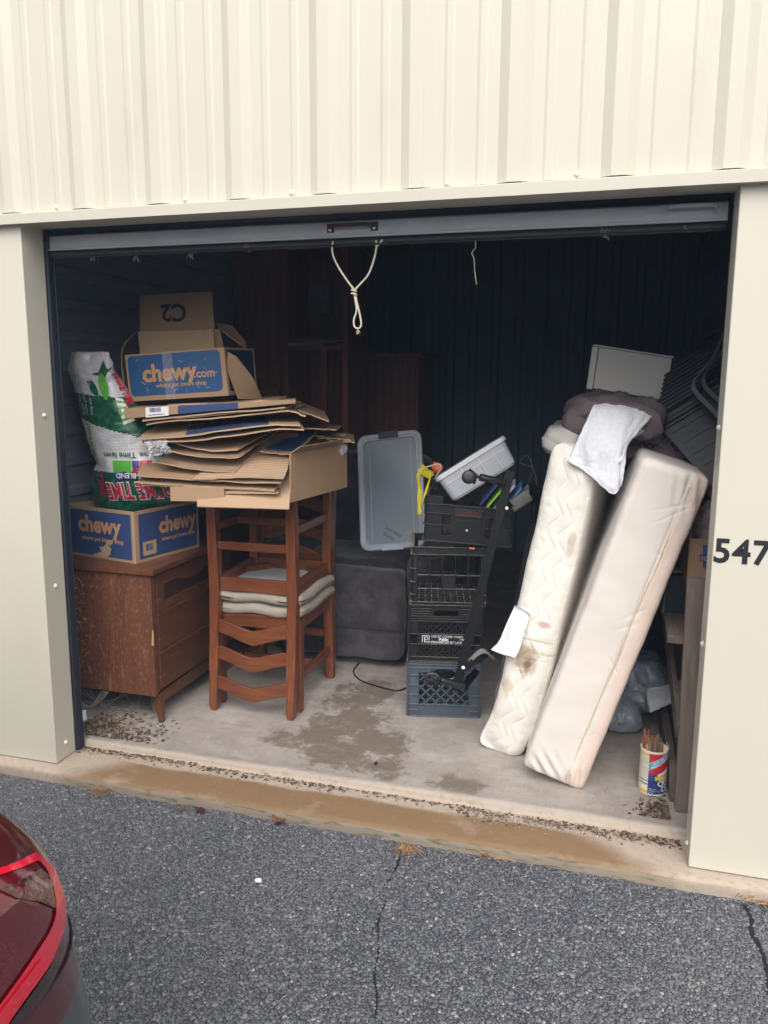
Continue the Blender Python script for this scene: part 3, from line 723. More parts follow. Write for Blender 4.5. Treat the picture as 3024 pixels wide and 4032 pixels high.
q = (0.273, 1.098); stxt('outline_lettering', 'PRIME TIME', (q[0]-.035, q[1]+.012), .110, R(183), WPRINT, .0042, .0070, .60); stxt('lettering', 'PRIME TIME', (q[0]-.035, q[1]+.012), .110, R(183), REDP, .0065, .0028, .60)
for X0 in ((0.089, 1.050), (0.251, 1.068)):
    st = [(X0[0]+(.020 if k % 2 == 0 else .009)*math.sin(math.pi*k/5), X0[1]+(.020 if k % 2 == 0 else .009)*math.cos(math.pi*k/5)) for k in range(10)]; decal('star_print', st, WPRINT, .005, 4)
    st = [(X0[0]+(.015 if k % 2 == 0 else .0065)*math.sin(math.pi*k/5), X0[1]+(.015 if k % 2 == 0 else .0065)*math.cos(math.pi*k/5)) for k in range(10)]; decal('star_print', st, NAVP, .0065, 4)
stxt('side_lettering', 'TIME', (-0.146, 1.143), .055, R(-88), REDP, .006, .003); stxt('side_lettering', 'BLEND', (-0.131, 1.146), .022, R(-88), NAVP, .007, .001)
stxt('side_lettering', 'PRIME TIME', (-0.027, 1.588), .030, R(-66), REDP, .006, .0014); 

# ------------------------------------------------------------------ ladder-back chairs, one upside down on the other
def wavy_slat(z, h, y, amp):
    mb = MB(); n = 26; top = []; bot = []
    for k in range(n+1):
        u = k/n; x = -.178+.356*u
        wv = amp*(.5-.5*math.cos(2*math.pi*u)) + .006*math.exp(-((u-.5)/.10)**2)
        top.append((x, z+h/2+wv)); bot.append((x, z-h/2+wv*.92))
    P = top + bot[::-1]; bow = lambda x: .012*(1-(x/.178)**2)
    m = len(P)
    vs_ = [(x, y+bow(x)-.008, zz) for x, zz in P] + [(x, y+bow(x)+.008, zz) for x, zz in P]
    fs = []
    for k in range(n):
        a, b, c_, d_ = k, k+1, m-2-k, m-1-k
        fs += [(a, b, c_, d_), (m+d_, m+c_, m+b, m+a)]
    for k in range(m): fs.append((k, m+k, m+(k+1) % m, (k+1) % m))
    mb.add(vs_, fs); return mb
def make_chair(label):
    ch = thing('ladder_back_chair', label, 'chair', group='stacked ladder-back chairs')
    T = 1.036
    for s in (-1, 1):
        mb = MB(); r = .0235
        P = []
        for z, y, rx in ((0, .240, .024), (.45, .222, .0255)): P.append((z, y, rx))
        pts = [(0, .240), (.10, .233), (.45, .222), (.60, .232), (T-.03, .268), (T, .273)]
        rad = [.021, .0245, .0255, .0245, .022, .014]
        vs_ = []
        for (z, y), q in zip(pts, rad): vs_ += [(s*.195-q*.95, y-q, z), (s*.195+q*.95, y-q, z), (s*.195+q*.95, y+q, z), (s*.195-q*.95, y+q, z)]
        fs = [(3,2,1,0)] + [(i*4+k, i*4+(k+1) % 4, (i+1)*4+(k+1) % 4, (i+1)*4+k) for i in range(5) for k in range(4)] + [(20,21,22,23)]
        mb.add(vs_, fs); obj('back_post', mb, PINE, ch, local=True, bevel=.004)
        mb = MB(); x = s*.200; mb.hexa([(x-.018,-.228,0),(x+.018,-.228,0),(x+.018,-.192,0),(x-.018,-.192,0),(x-.0235,-.236,.452),(x+.0235,-.236,.452),(x+.0235,-.189,.452),(x-.0235,-.189,.452)]); obj('leg', mb, PINE, ch, local=True, bevel=.004)
        mb = MB(); mb.box(s*.200-.011, s*.200+.011, -.188, .197, .3975, .460); obj('seat_rail', mb, PINEY, ch, local=True, bevel=.002)
        mb = MB(); mb.beam((s*.198,-.192,.165), (s*.196,.210,.165), .020, .038); obj('stretcher', mb, PINEY, ch, local=True, bevel=.003)
        mb = MB(); mb.hexa([(s*.187,-.185,.425),(s*.187-s*.09,-.185,.425),(s*.187-s*.075,-.165,.425),(s*.187,-.075,.425)]+[(s*.187,-.185,.449),(s*.187-s*.09,-.185,.449),(s*.187-s*.075,-.165,.449),(s*.187,-.075,.449)]); obj('corner_block', mb, PINEX, ch, local=True)
    mb = MB(); mb.box(-.176, .176, -.226, -.204, .3975, .460); obj('seat_rail', mb, PINEX, ch, local=True, bevel=.002)
    mb = MB(); mb.box(-.169, .169, .209, .231, .3975, .460); obj('seat_rail', mb, PINEX, ch, local=True, bevel=.002)
    mb = MB(); mb.beam((-.172,.232,.245), (.172,.232,.245), .020, .038); obj('stretcher', mb, PINEX, ch, local=True, bevel=.003)
    mb = MB(); mb.beam((-.182,.01,.165), (.182,.01,.165), .020, .034); obj('stretcher', mb, PINEX, ch, local=True, bevel=.003)
    for z in (.632, .757, .900): obj('back_slat', wavy_slat(z, .064, .238+.035*max(0,(z-.6)/.4), .036), PINEX, ch, local=True, bevel=.003)
    def dp(P, n_):
        P = P.copy(); dome = (1-(P[:,0]/.25)**2)*(1-(P[:,1]/.25)**2); P[:,2] += np.where(P[:,2] > 0, .010*dome-.004, 0)
        edge = np.maximum(np.abs(P[:,0])/.222, np.abs(P[:,1])/.228); P[:,2] += np.where(edge > .9, .006*np.sin(P[:,0]*25+P[:,1]*19), 0) + .002*nzv(P, 16)
        return P
    mb = MB(); mb.rbox((.468,.470,.058), .026, (16,16,2), Matrix.Translation((0,.002-.012,.4885)), dp)
    cu = obj('seat_cushion', mb, CUSH, ch, local=True, smooth=True)
    mb = MB(); mb.box(-.185, .185, -.20, .20, .4495, .4588); obj('dust_cover', mb, DUSTCLOTH, ch, local=True)
    return ch
c1 = make_chair('upright ladder-back chair underneath, standing on the floor beside the dresser'); c1.location = (.578, .940, .022)
c2 = copy_tree(c1); c2.matrix_basis = Matrix.Translation((.582, .905, 1.060)) @ Matrix.Rotation(math.pi, 4, 'X')
c2['label'] = 'upside-down ladder-back chair stacked on top, wavy back slats hanging towards the door'

# ------------------------------------------------------------------ big brown carton on the chair legs
A, B, Cc = Vector((0.860, 0.464, 1.055)), Vector((0.932, 1.003, 1.055)), Vector((0.365, 0.351, 1.055))
ex = (A-Cc); ey = (B-A); ex.z = ey.z = 0
Lx, Ly = ex.length, ey.length
Mc = Matrix((ex.normalized(), ey.normalized(), Vector((0,0,1)))).transposed().to_4x4(); Mc.translation = Cc + Vector((0,0,.008))
big = thing('cardboard_box', 'large plain brown carton resting on the upturned chair legs', 'box', Cc)
mb = MB(); mb.box(0, Lx, Ly*.98-.006, Ly*.98, 0, .205, Mc); mb.box(Lx-.006, Lx, .006, Ly*.98-.006, 0, .205, Mc); mb.box(.006, Lx-.006, .006, Ly*.98-.006, .001, .006, Mc)
mb.box(0, Lx*.45, 0, .006, 0, .062, Mc); mb.box(0, .006, .006, Ly*.98-.006, 0, .062, Mc)
obj('carton', mb, CARD, big, bevel=.002)
F = lambda x, y, z: Mc @ Vector((x, y, z))
mb = MB(); mb.grid(np.array([[F(Lx-.004, t*Ly*.95+.01, .205+s_*.03) + Vector((s_*.045*(1-.3*t), 0, .0)) for s_ in (0, .5, 1)] for t in (0, .3, .6, 1)]), .004); obj('flap', mb, CARDIN, big)
mb = MB(); mb.grid(np.array([[F(.02+t*(Lx-.04), Ly*.97, .205+s_*.045) + Vector((0, s_*.05, 0)) for s_ in (0, .5, 1)] for t in (0, .5, 1)]), .004); obj('flap', mb, CARDIN, big)
# front flap hanging down
mb = MB(); mb.grid(interp_grid([[(0.377, 0.560, 1.184), (0.791, 0.660, 1.241)], [(0.449, 0.425, 1.102), (0.848, 0.500, 1.139)], [(0.494, 0.345, 1.047), (0.878, 0.405, 1.046)]], 8, 8), .005); obj('flap', mb, CARD2, big)
mb = MB(); mb.grid(interp_grid([[(0.898, 0.930, 1.290), (0.948, 0.930, 1.274)], [(0.896, 0.910, 1.248), (0.959, 0.910, 1.250)], [(0.910, 0.920, 1.220), (0.938, 0.920, 1.227)]], 12, 12) + RNG.normal(0,.003,(12,12,3)), .0); obj('tape', mb, FILM, big)

# ------------------------------------------------------------------ flattened cartons piled in it
def ribbed(name, base, axis=(1,0,0), freq=260):
    t = NT(name); wv = t.n('ShaderNodeTexWave', Vector=t.n('ShaderNodeUVMap').outputs[0], Scale=freq, _bands_direction='X'); n1 = t.noise(5)
    c = t.mix(wv.outputs['Fac'], tuple(k*.68 for k in base), tuple(k*1.08 for k in base)); c = t.mix(t.math('MULTIPLY', n1, .3), c, tuple(k*.75 for k in base))
    return t.set(c, .88, wv.outputs['Fac'], .6, .003)
def uv_grid(o, nu, nv, flip=False):
    me = o.data; uv = me.uv_layers.new(name='UVMap'); N = nu*nv
    for lp in me.loops:
        i = lp.vertex_index % N; a, b = (i//nv)/(nu-1), (i % nv)/(nv-1)
        uv.data[lp.index].uv = (b, a) if flip else (a, b)
RIB1 = ribbed('single_face_corrugated', (.50,.345,.22), freq=9); RIB2 = ribbed('corrugated_inside_shadowed', (.40,.27,.17), freq=22)
def flat_carton(label, C, th=.0055, mat=None, sag=0.0, n=14, fold=0.0, seed=0, ribs=False, warp=.006):
    """C: rows of control points back->front, each left->right; fold>0 adds a second ply under the first"""
    t = thing('flattened_carton', label, 'carton', tuple(np.array(C).reshape(-1,3).mean(0)), group='flattened cartons piled on the chairs')
    P = interp_grid(C, n, n) if len(C) > 1 else None
    for i in range(n):
        for j in range(n):
            P[i,j,2] += warp*noise.noise(Vector((P[i,j,0]*5+seed*3, P[i,j,1]*5, seed))) - sag*math.sin(math.pi*j/(n-1))*(i/(n-1))
            if i in (0, n-1) or j in (0, n-1): P[i,j] += RNG.normal(0, .0012, 3)
    mb = MB(); mb.grid(P, th, 0, 1); o = obj('upper_ply', mb, [mat or CARD, CARDEDGE], t)
    if ribs: uv_grid(o, n, n, ribs == 2)
    if fold:
        Q = P.copy(); Q[:,:,2] -= fold*(.35+.65*np.linspace(0,1,n)[:,None]) ; Q[:,:,2] += .004*np.sin(np.linspace(0,9,n))[None,:]; Q[:,:,0] += .012; Q[:,:,1] += .01
        mb = MB(); mb.grid(Q, th, 0, 1); obj('lower_ply', mb, [CARDIN, CARDEDGE], t)
    return t, P
def quad(bl, br, fr, fl, mid=None): return [[bl, br], [fl, fr]] if mid is None else [[bl, br], mid, [fl, fr]]
flat_carton('thin tan sheet lowest in the front of the carton pile', quad((0.219, 0.750, 1.103), (0.703, 0.750, 1.133), (0.816, 0.410, 1.109), (0.396, 0.410, 1.094)), mat=CARD2, seed=1)
flat_carton('folded brown carton low in the pile, its fold line facing the door', quad((-0.000, 0.760, 1.171), (0.736, 0.780, 1.195), (0.816, 0.405, 1.119), (0.169, 0.420, 1.124)), mat=CARD, fold=.012, seed=2)
flat_carton('broad plain brown carton spread left over the green sack', quad((0.006, 0.770, 1.215), (0.763, 0.800, 1.236), (0.847, 0.400, 1.154), (0.161, 0.420, 1.156)), mat=CARD, seed=3, sag=.006)
flat_carton('ribbed tan sheet with its flutes running towards the door', quad((0.503, 0.840, 1.322), (0.739, 0.860, 1.322), (0.865, 0.392, 1.174), (0.445, 0.400, 1.154)), mat=RIB1, ribs=1, seed=4, n=18, sag=-.004)
flat_carton('dull corrugated sheet bent down left of the ribbed one', quad((0.172, 0.800, 1.279), (0.629, 0.820, 1.316), (0.628, 0.430, 1.185), (0.239, 0.460, 1.213)), mat=RIB2, ribs=2, seed=5, n=18, sag=.010)
flat_carton('curled brown sheet fifth from the pile top', quad((0.174, 0.820, 1.308), (0.644, 0.840, 1.336), (0.639, 0.445, 1.246), (0.294, 0.470, 1.260)), mat=CARDIN, seed=6, sag=.012)
flat_carton('short curled sheet just beneath the blue lettered carton', quad((0.175, 0.820, 1.326), (0.644, 0.840, 1.345), (0.624, 0.460, 1.279), (0.288, 0.490, 1.303)), mat=CARD, seed=7, sag=.016)
t_, P_ = flat_carton('blue-topped carton poking out at the right of the pile', quad((0.710, 0.950, 1.329), (0.808, 0.950, 1.336), (0.844, 0.560, 1.256), (0.679, 0.560, 1.265)), mat=CARD, seed=8)
def on_patch(P, u0, u1, v0, v1, name, mat, parent, off=.004, n=10):
    """flat print lying on a sheet: u along the width, v back to front"""
    nu, nv = P.shape[:2]; Q = np.zeros((n, n, 3))
    for i in range(n):
        for j in range(n):
            Q[i,j] = samp(P, v0+(v1-v0)*i/(n-1), u0+(u1-u0)*j/(n-1), off)
    mb = MB(); mb.grid(Q); return obj(name, mb, mat, parent)
def samp(P, v, u, off):
    nu, nv = P.shape[:2]; v = min(max(v, 0), 1); u = min(max(u, 0), 1)
    a, b = v*(nu-1), u*(nv-1); i, j = min(int(a), nu-2), min(int(b), nv-2); a -= i; b -= j
    p = P[i,j]*(1-a)*(1-b)+P[i+1,j]*a*(1-b)+P[i,j+1]*(1-a)*b+P[i+1,j+1]*a*b
    n_ = np.cross(P[i+1,j]-P[i,j], P[i,j+1]-P[i,j]); n_ /= np.linalg.norm(n_)
    if n_[2] < 0: n_ = -n_
    return p+n_*off
on_patch(P_, .05, .93, .05, .93, 'printed_panel', BLUE2, t_)
t_, P_ = flat_carton('flattened blue lettered carton upside down in the middle of the pile', [[(0.067, 0.700, 1.348), (0.263, 0.720, 1.375), (0.578, 0.740, 1.401), (0.782, 0.740, 1.403)], [(0.121, 0.560, 1.328), (0.325, 0.570, 1.349), (0.662, 0.580, 1.390), (0.854, 0.580, 1.394)], [(0.170, 0.430, 1.312), (0.387, 0.430, 1.328), (0.738, 0.430, 1.380), (0.921, 0.430, 1.388)]], mat=CARD2, fold=.020, seed=9, n=20, warp=.003)
on_patch(P_, .345, .735, .02, .95, 'printed_panel', BLUE, t_)
nx = lambda u0, v0, su, sv: (lambda a, b: tuple(samp(P_, v0+b*sv, u0-a*su, .0065)))
letters('lettering', 'chewy', nx(.63, .25, 1.5, 2.0), ORPRINT, t_, .14, .004); letters('small_lettering', 'where pet lovers shop', nx(.63, .72, 1.3, 2.0), ORPRINT, t_, .026, .0006)
letters('small_lettering', 'SHIP TO\nRETURN', nx(.90, .22, 1.3, 2.2), BLUE, t_, .05, .002)
flat_carton('grubby folded carton under the barcoded one', quad((0.005, 0.860, 1.423), (0.748, 0.900, 1.459), (0.845, 0.460, 1.458), (0.175, 0.460, 1.392)), mat=CARDIN, fold=.016, seed=10)
t_, P_ = flat_carton('second grubby carton drooping at its right end', [[(0.194, 0.880, 1.421), (0.620, 0.900, 1.449), (0.769, 0.920, 1.414)], [(0.336, 0.470, 1.401), (0.803, 0.480, 1.446), (0.915, 0.500, 1.424)]], mat=CARD, seed=11)
# barcoded carton, folded flat but springing open at its fold
bc = thing('flattened_carton', 'folded carton with white barcode sticker on its edge, topmost in the pile', 'carton', (.4, .6, 1.44), group='flattened cartons piled on the chairs')
fl0, fr0, fl1, fr1 = Vector((0.081, 0.470, 1.395)), Vector((0.886, 0.470, 1.473)), Vector((0.081, 0.470, 1.440)), Vector((0.886, 0.470, 1.490))
bl1, br1 = Vector((0.006, 0.860, 1.454)), Vector((0.722, 0.880, 1.485))
mb = MB(); mb.hexa([fl0, fr0, br1-Vector((0,0,.012)), bl1-Vector((0,0,.03)), fl1, fr1, br1, bl1]); obj('carton', mb, CARD, bc, bevel=.003)
ed = lambda u, v, y=-.0012: (fl0.lerp(fr0, u)).lerp(fl1.lerp(fr1, u), v) + Vector((0, y, 0))
def strip(name, u0, u1, v0, v1, mat, y=-.0012):
    mb = MB(); mb.add([ed(u0,v0,y), ed(u1,v0,y), ed(u1,v1,y), ed(u0,v1,y)], [(0,1,2,3)]); return obj(name, mb, mat, bc)
strip('printed_band', .33, .68, .02, .98, BLUE); lab = strip('barcode_sticker', .135, .275, -.05, 1.0, WHITELAB, -.0018)
mb = MB(); uu = .16
for k in range(18):
    wv = random.choice((.0013,.0022,.003)); mb.add([ed(uu,.45,-.0024), ed(uu+wv,.45,-.0024), ed(uu+wv,.93,-.0024), ed(uu,.93,-.0024)], [(0,1,2,3)]); uu += wv+random.choice((.0012,.002))
mb.add([ed(.15,.12,-.0024), ed(.25,.12,-.0024), ed(.25,.2,-.0024), ed(.15,.2,-.0024)], [(0,1,2,3)])
ob = obj('barcode', mb, NAVP, lab); ob['kind'] = 'stuff'
flat_carton('torn dark sheet between the barcoded carton and the box on top', quad((0.108, 0.880, 1.459), (0.667, 0.900, 1.488), (0.795, 0.500, 1.483), (0.275, 0.500, 1.454)), mat=RIB2, ribs=1, seed=12)
flat_carton('brown sheet sliding off the back right of the pile', quad((0.672, 1.000, 1.468), (0.795, 1.050, 1.416), (0.940, 0.720, 1.387), (0.795, 0.700, 1.441)), mat=CARDIN, seed=13)
flat_carton('brown sheet sticking out right above the open carton', quad((0.654, 1.100, 1.355), (0.860, 1.100, 1.344), (0.947, 0.780, 1.347), (0.803, 0.760, 1.353)), mat=CARDIN, seed=14)
flat_carton('lowest of the sheets reaching right towards the plastic lid', quad((0.659, 1.150, 1.329), (0.895, 1.150, 1.305), (0.983, 0.900, 1.294), (0.819, 0.860, 1.314)), mat=CARD, fold=.012, seed=15)
# crumpled clear film hanging at the left of the pile
mb = MB(); P = interp_grid([[(0.170, 0.440, 1.313), (0.267, 0.430, 1.313), (0.304, 0.430, 1.310)], [(0.215, 0.420, 1.282), (0.295, 0.400, 1.280), (0.326, 0.410, 1.276)], [(0.213, 0.430, 1.235), (0.265, 0.410, 1.245), (0.333, 0.420, 1.258)]], 22, 22)
for i in range(22):
    for j in range(22): P[i,j] += np.array([.008,.016,.008])*noise.ridged_multi_fractal(Vector((i*.35, j*.35, 2)), 1, 2, 3, 1, 2) - .008 + RNG.normal(0,.0016,3)
mb.grid(P); tag(obj('plastic_film', mb, FILM), 'crumpled clear film hanging at the left of the flattened cartons', 'film')

# ------------------------------------------------------------------ printed box on top of the pile
a0, a1, a2 = Vector((0.026, 0.600, 1.463)), Vector((0.519, 0.600, 1.496)), Vector((0.018, 0.600, 1.671))
Mt = frame(a0 + Vector((0,0,.002)), a1-a0, Vector((.05,1,.02))); Lt = (a1-a0).length; Ht = (a2-a0).length
tb = thing('cardboard_box', 'scuffed blue printed box taped shut on top of the carton pile', 'box', a0)
obj('carton', carton_shell(Mt, Lt, .30, Ht, .006), CARD, tb, bevel=.006, seg=3)
FT = lambda x, z, y=-.0008: Mt @ Vector((x, y, z))
mb = MB(); rpanel(mb, FT, .012, Lt-.022, .022, Ht-.008, .022); pt = obj('front_print', mb, BLUE2, tb)
letters('lettering', 'chewy', lambda a, b: FT(.082+a, .085+b, -.0014), ORPRINT, pt, .104, .0040, space=1.0)
letters('lettering', '.com', lambda a, b: FT(.338+a, .088+b, -.0014), ORPRINT, pt, .052, .0012)
letters('small_lettering', 'where pet lovers shop', lambda a, b: FT(.145+a, .055+b, -.0014), ORPRINT, pt, .0275, .0006)
mb = MB(); Ms = Mt @ Matrix.Translation((Lt, 0, 0)) @ Matrix.Rotation(R(90), 4, 'Z'); rpanel(mb, lambda x, z, y=0: Ms @ Vector((x, y, z)), .02, .28, .02, Ht-.01, .012); obj('side_print', mb, simple('navy_box_side', (.012,.03,.075), .5), tb)
mb = MB(); P = np.zeros((16, 6, 3))
for i in range(16):
    for j in range(6):
        P[i,j] = FT(.19+.05*j/5+.002*noise.noise(Vector((i*.9,j,0))), Ht*(1-i/15), -.0022-.0012*abs(noise.noise(Vector((i*.7,j*1.1,3)))))
mb.grid(P); obj('packing_tape', mb, TAPE, tb)
mb = MB()
for k in range(26):
    x, z = random.uniform(.03, Lt-.05), random.uniform(.03, Ht-.02); a = random.uniform(-1.2, 1.2); l = random.uniform(.008, .030)
    mb.add([FT(x,z,-.0016), FT(x+l*math.cos(a),z+l*math.sin(a),-.0016), FT(x+l*math.cos(a),z+l*math.sin(a)+.0012,-.0016), FT(x,z+.0012,-.0016)], [(0,1,2,3)])
o = obj('tape_crease', mb, WPRINT, pt); o['kind'] = 'stuff'
# open flaps: tall rear flap with inked letters, side flaps
def plane_flap(name, C, mat, n=10, th=.005, amp=.004, seed=0):
    P = interp_grid(C, n, n)
    for i in range(n):
        for j in range(n): P[i,j] += np.array([0, amp*noise.noise(Vector((i*.3, j*.3, seed))), 0])
    mb = MB(); mb.grid(P, th); return obj(name, mb, mat, tb), P
plane_flap('flap', [[(0.522, 0.600, 1.686), (0.555, 0.620, 1.663)], [(0.520, 0.600, 1.607), (0.594, 0.700, 1.568)], [(0.547, 0.640, 1.484), (0.595, 0.780, 1.481)]], CARD, seed=2)
plane_flap('flap', [[(0.336, 0.860, 1.822), (0.392, 0.900, 1.815)], [(0.395, 0.800, 1.786), (0.476, 0.860, 1.741)], [(0.496, 0.780, 1.723), (0.503, 0.820, 1.699)]], CARDIN, seed=3)
plane_flap('flap', [[(-0.055, 0.800, 1.788), (-0.071, 0.840, 1.789)], [(-0.045, 0.660, 1.689), (-0.071, 0.720, 1.687)], [(-0.006, 0.620, 1.481), (-0.008, 0.660, 1.480)]], CARDIN, seed=4)
# an inserted folded board lettered C2, and a ribbed liner in front of it
cb = thing('cardboard_sheet', 'upright brown cardboard sheet with inverted black C2 above the blue box', 'cardboard sheet', Vector((0.117, 0.860, 1.685)))
P = interp_grid([[(-0.052, 0.840, 1.953), (0.135, 0.850, 1.963), (0.322, 0.850, 1.967)], [(-0.050, 0.830, 1.824), (0.147, 0.840, 1.831), (0.333, 0.840, 1.831)], [(-0.046, 0.820, 1.673), (0.154, 0.830, 1.677), (0.347, 0.830, 1.683)]], 12, 12)
mb = MB(); mb.grid(P, .006); obj('sheet', mb, CARD, cb)
tp, rt = Vector((0.108, 0.835, 1.924)), Vector((0.190, 0.835, 1.925))
ux = (rt-tp).normalized(); 
letters('lettering', 'C2', lambda a, b: Vector((0.195, 0.838, 1.912)) + ux*(-a) + Vector((0, -.003, -b*1.0)) , INK, cb, .112, .0030)
lb_ = thing('cardboard_sheet', 'ribbed cardboard liner standing between the blue box and the C2 sheet', 'cardboard sheet', Vector((0.188, 0.740, 1.681)))
P = interp_grid([[(-0.006, 0.740, 1.782), (0.340, 0.750, 1.788)], [(0.005, 0.730, 1.729), (0.350, 0.740, 1.736)], [(0.014, 0.720, 1.674), (0.359, 0.730, 1.682)]], 12, 12)
mb = MB(); mb.grid(P, .005); o = obj('ribbed_face', mb, RIB1, lb_); uv_grid(o, 12, 12)
P = interp_grid([[(0.343, 0.735, 1.789), (0.373, 0.745, 1.791)], [(0.351, 0.730, 1.736), (0.385, 0.740, 1.738)], [(0.359, 0.725, 1.694), (0.386, 0.735, 1.697)]], 6, 6)
mb = MB(); mb.grid(P, .005); obj('folded_edge', mb, CARD, lb_)
P = interp_grid([[(0.374, 0.760, 1.792), (0.391, 0.780, 1.793)], [(0.378, 0.750, 1.695), (0.412, 0.780, 1.698)]], 6, 6)
mb = MB(); mb.grid(P, .005); obj('folded_edge', mb, CARDIN, lb_)

# ------------------------------------------------------------------ brown hutch at the back
HW = wood('dark_hutch_wood', (.17,.052,.028), (.30,.10,.052), 'Z', 6, .5)
HWX = wood('dark_hutch_shelf', (.18,.058,.032), (.31,.105,.056), 'X', 6, .5)
hu = thing('hutch', 'tall dark brown wooden hutch in the gloom behind the cartons', 'hutch', (0, 2.6, .022))
mb = MB(); mb.box(-.36, .02, 2.42, 2.80, .022, 2.42); obj('cupboard', mb, HW, hu, bevel=.003)
mb = MB(); mb.box(-.32, -.03, 2.405, 2.42, .9, 1.50); obj('door', mb, HW, hu, bevel=.008)
mb = MB(); mb.box(-.32, -.03, 2.405, 2.42, 1.54, 2.36); obj('door', mb, HW, hu, bevel=.008)
mb = MB(); mb.box(.02, .06, 2.36, 2.80, .022, 2.42); obj('post', mb, HW, hu, bevel=.003)
mb = MB(); mb.box(.42, .46, 2.40, 2.80, .022, 2.42); obj('post', mb, HW, hu, bevel=.003)
mb = MB(); mb.box(.06, .42, 2.76, 2.80, .022, 2.42); obj('back_board', mb, HW, hu)
for z in (.75, 1.25, 1.755, 2.39): mb = MB(); mb.box(.0601, .4199, 2.38, 2.759, z, z+.028); obj('shelf', mb, HWX, hu, bevel=.002)
mb = MB(); mb.box(.27, .31, 2.40, 2.44, 1.278, 1.755); obj('spindle', mb, HW, hu, bevel=.002)
pf = thing('framed_picture', 'small framed picture hanging in the dark hutch', 'picture', (.14, 2.74, 2.0))
mb = MB(); mb.box(.055, .235, 2.72, 2.735, 1.99, 2.23); mb2 = obj('picture_frame', mb, HW, pf, bevel=.003)
mb = MB(); mb.box(.075, .215, 2.7165, 2.7195, 2.01, 2.21); obj('picture', mb, simple('mottled_grey_picture', (.16,.18,.21), .5, .7, 22, .1), pf)
for k, (x0, x1, z, dk) in enumerate(((.06,.30,0,0), (.13,.44,.022,1), (.08,.40,.036,0))):
    mb = MB(); mb.box(x0, x1, 2.37, 2.60, 1.7835+z, 1.7835+z+(.02 if k == 0 else .012))
    tag(obj('magazine', mb, simple('magazine_cover_%d' % k, ((.22,.25,.28), (.26,.16,.12), (.14,.10,.09))[k], .5), bevel=.001), ('grey magazine lowest on the dark hutch shelf', 'reddish magazine in the middle of the pile on the hutch shelf', 'dark magazine topmost on the hutch shelf')[k], 'magazine', 'magazines on the hutch shelf')

dc = thing('dim_cabinet', 'low dim brown cabinet far back in the middle of the unit', 'cabinet', (.95,3.4,.022))
x0, x1, zt = (0.325, 3.200, 1.745)[0], (0.742, 3.200, 1.744)[0], (0.325, 3.200, 1.738)[2]
mb = MB(); mb.box(x0, x1, 3.2, 3.7, .022, zt); obj('case', mb, HW, dc, bevel=.004)
mb = MB(); mb.box(x0-.02, x1+.02, 3.18, 3.71, zt+.001, zt+.025); obj('top', mb, HWX, dc, bevel=.003)
for a, b in ((x0+.02, (x0+x1)/2-.005), ((x0+x1)/2+.005, x1-.02)): mb = MB(); mb.box(a, b, 3.185, 3.199, .12, zt-.03); obj('door', mb, HW, dc, bevel=.004)

# ------------------------------------------------------------------ recliner behind the chairs
def m_suede(name, base):
    t = NT(name); n1 = t.noise(7, detail=5, rough=.65); n2 = t.noise(380, detail=2); n3 = t.noise(2.5, t.map((1,1,.5)), 4)
    c = t.mix(t.smooth(n1, .35, .68), tuple(k*.55 for k in base), tuple(k*1.7 for k in base)); c = t.mix(t.math('MULTIPLY', n3, .4), c, tuple(k*.8 for k in base))
    return t.set(c, .92, t.math('ADD', n2, t.math('MULTIPLY', n1, 3)), .35, .003, Sheen__Weight=.25, Sheen__Roughness=.5)
SUEDE = m_suede('charcoal_suede', (.055,.047,.056))
rc = thing('recliner', 'charcoal suede recliner facing the door behind the chairs', 'recliner', (.78, 1.7, .022))
def puff(P, n_, amp=.010, s=6, seam=None):
    P = P.copy(); w_ = nzv(P, s, 3, 3); P += n_*(amp*w_)[:,None]
    if seam is not None:
        a = np.exp(-((P[:,2]-seam)/.010)**2)*(P[:,1] < 0); P[:,1] += .024*a
    return P
mb = MB(); mb.rbox((.70,.13,.50), .045, (26,4,34), Matrix.Translation((.768,1.405,.325)), lambda P, n_: puff(P, n_, .008, 7, -.085)); obj('footrest', mb, SUEDE, rc, smooth=True)
mb = MB(); mb.rbox((.66,.62,.34), .05, (14,12,8), Matrix.Translation((.755,1.80,.24)), lambda P, n_: puff(P, n_, .006)); obj('base', mb, SUEDE, rc, smooth=True)
mb = MB(); mb.rbox((.62,.60,.17), .06, (16,14,4), Matrix.Translation((.755,1.80,.50)), lambda P, n_: puff(P, n_, .012)); obj('seat_cushion', mb, SUEDE, rc, smooth=True)
mb = MB(); mb.rbox((.20,.86,.60), .085, (8,20,14), Matrix.Translation((1.205,1.86,.365)), lambda P, n_: puff(P, n_, .010)); obj('arm', mb, SUEDE, rc, smooth=True)
mb = MB(); mb.rbox((.20,.86,.60), .085, (8,20,14), Matrix.Translation((.315,1.86,.365)), lambda P, n_: puff(P, n_, .010)); obj('arm', mb, SUEDE, rc, smooth=True)
mb = MB(); mb.rbox((.68,.26,.78), .10, (16,6,18), Matrix.Translation((.755,2.16,.74)) @ Matrix.Rotation(R(-10),4,'X'), lambda P, n_: puff(P, n_, .02, 4)); obj('backrest', mb, SUEDE, rc, smooth=True)
FOOT = simple('dark_stained_foot', (.035,.02,.014), .5)
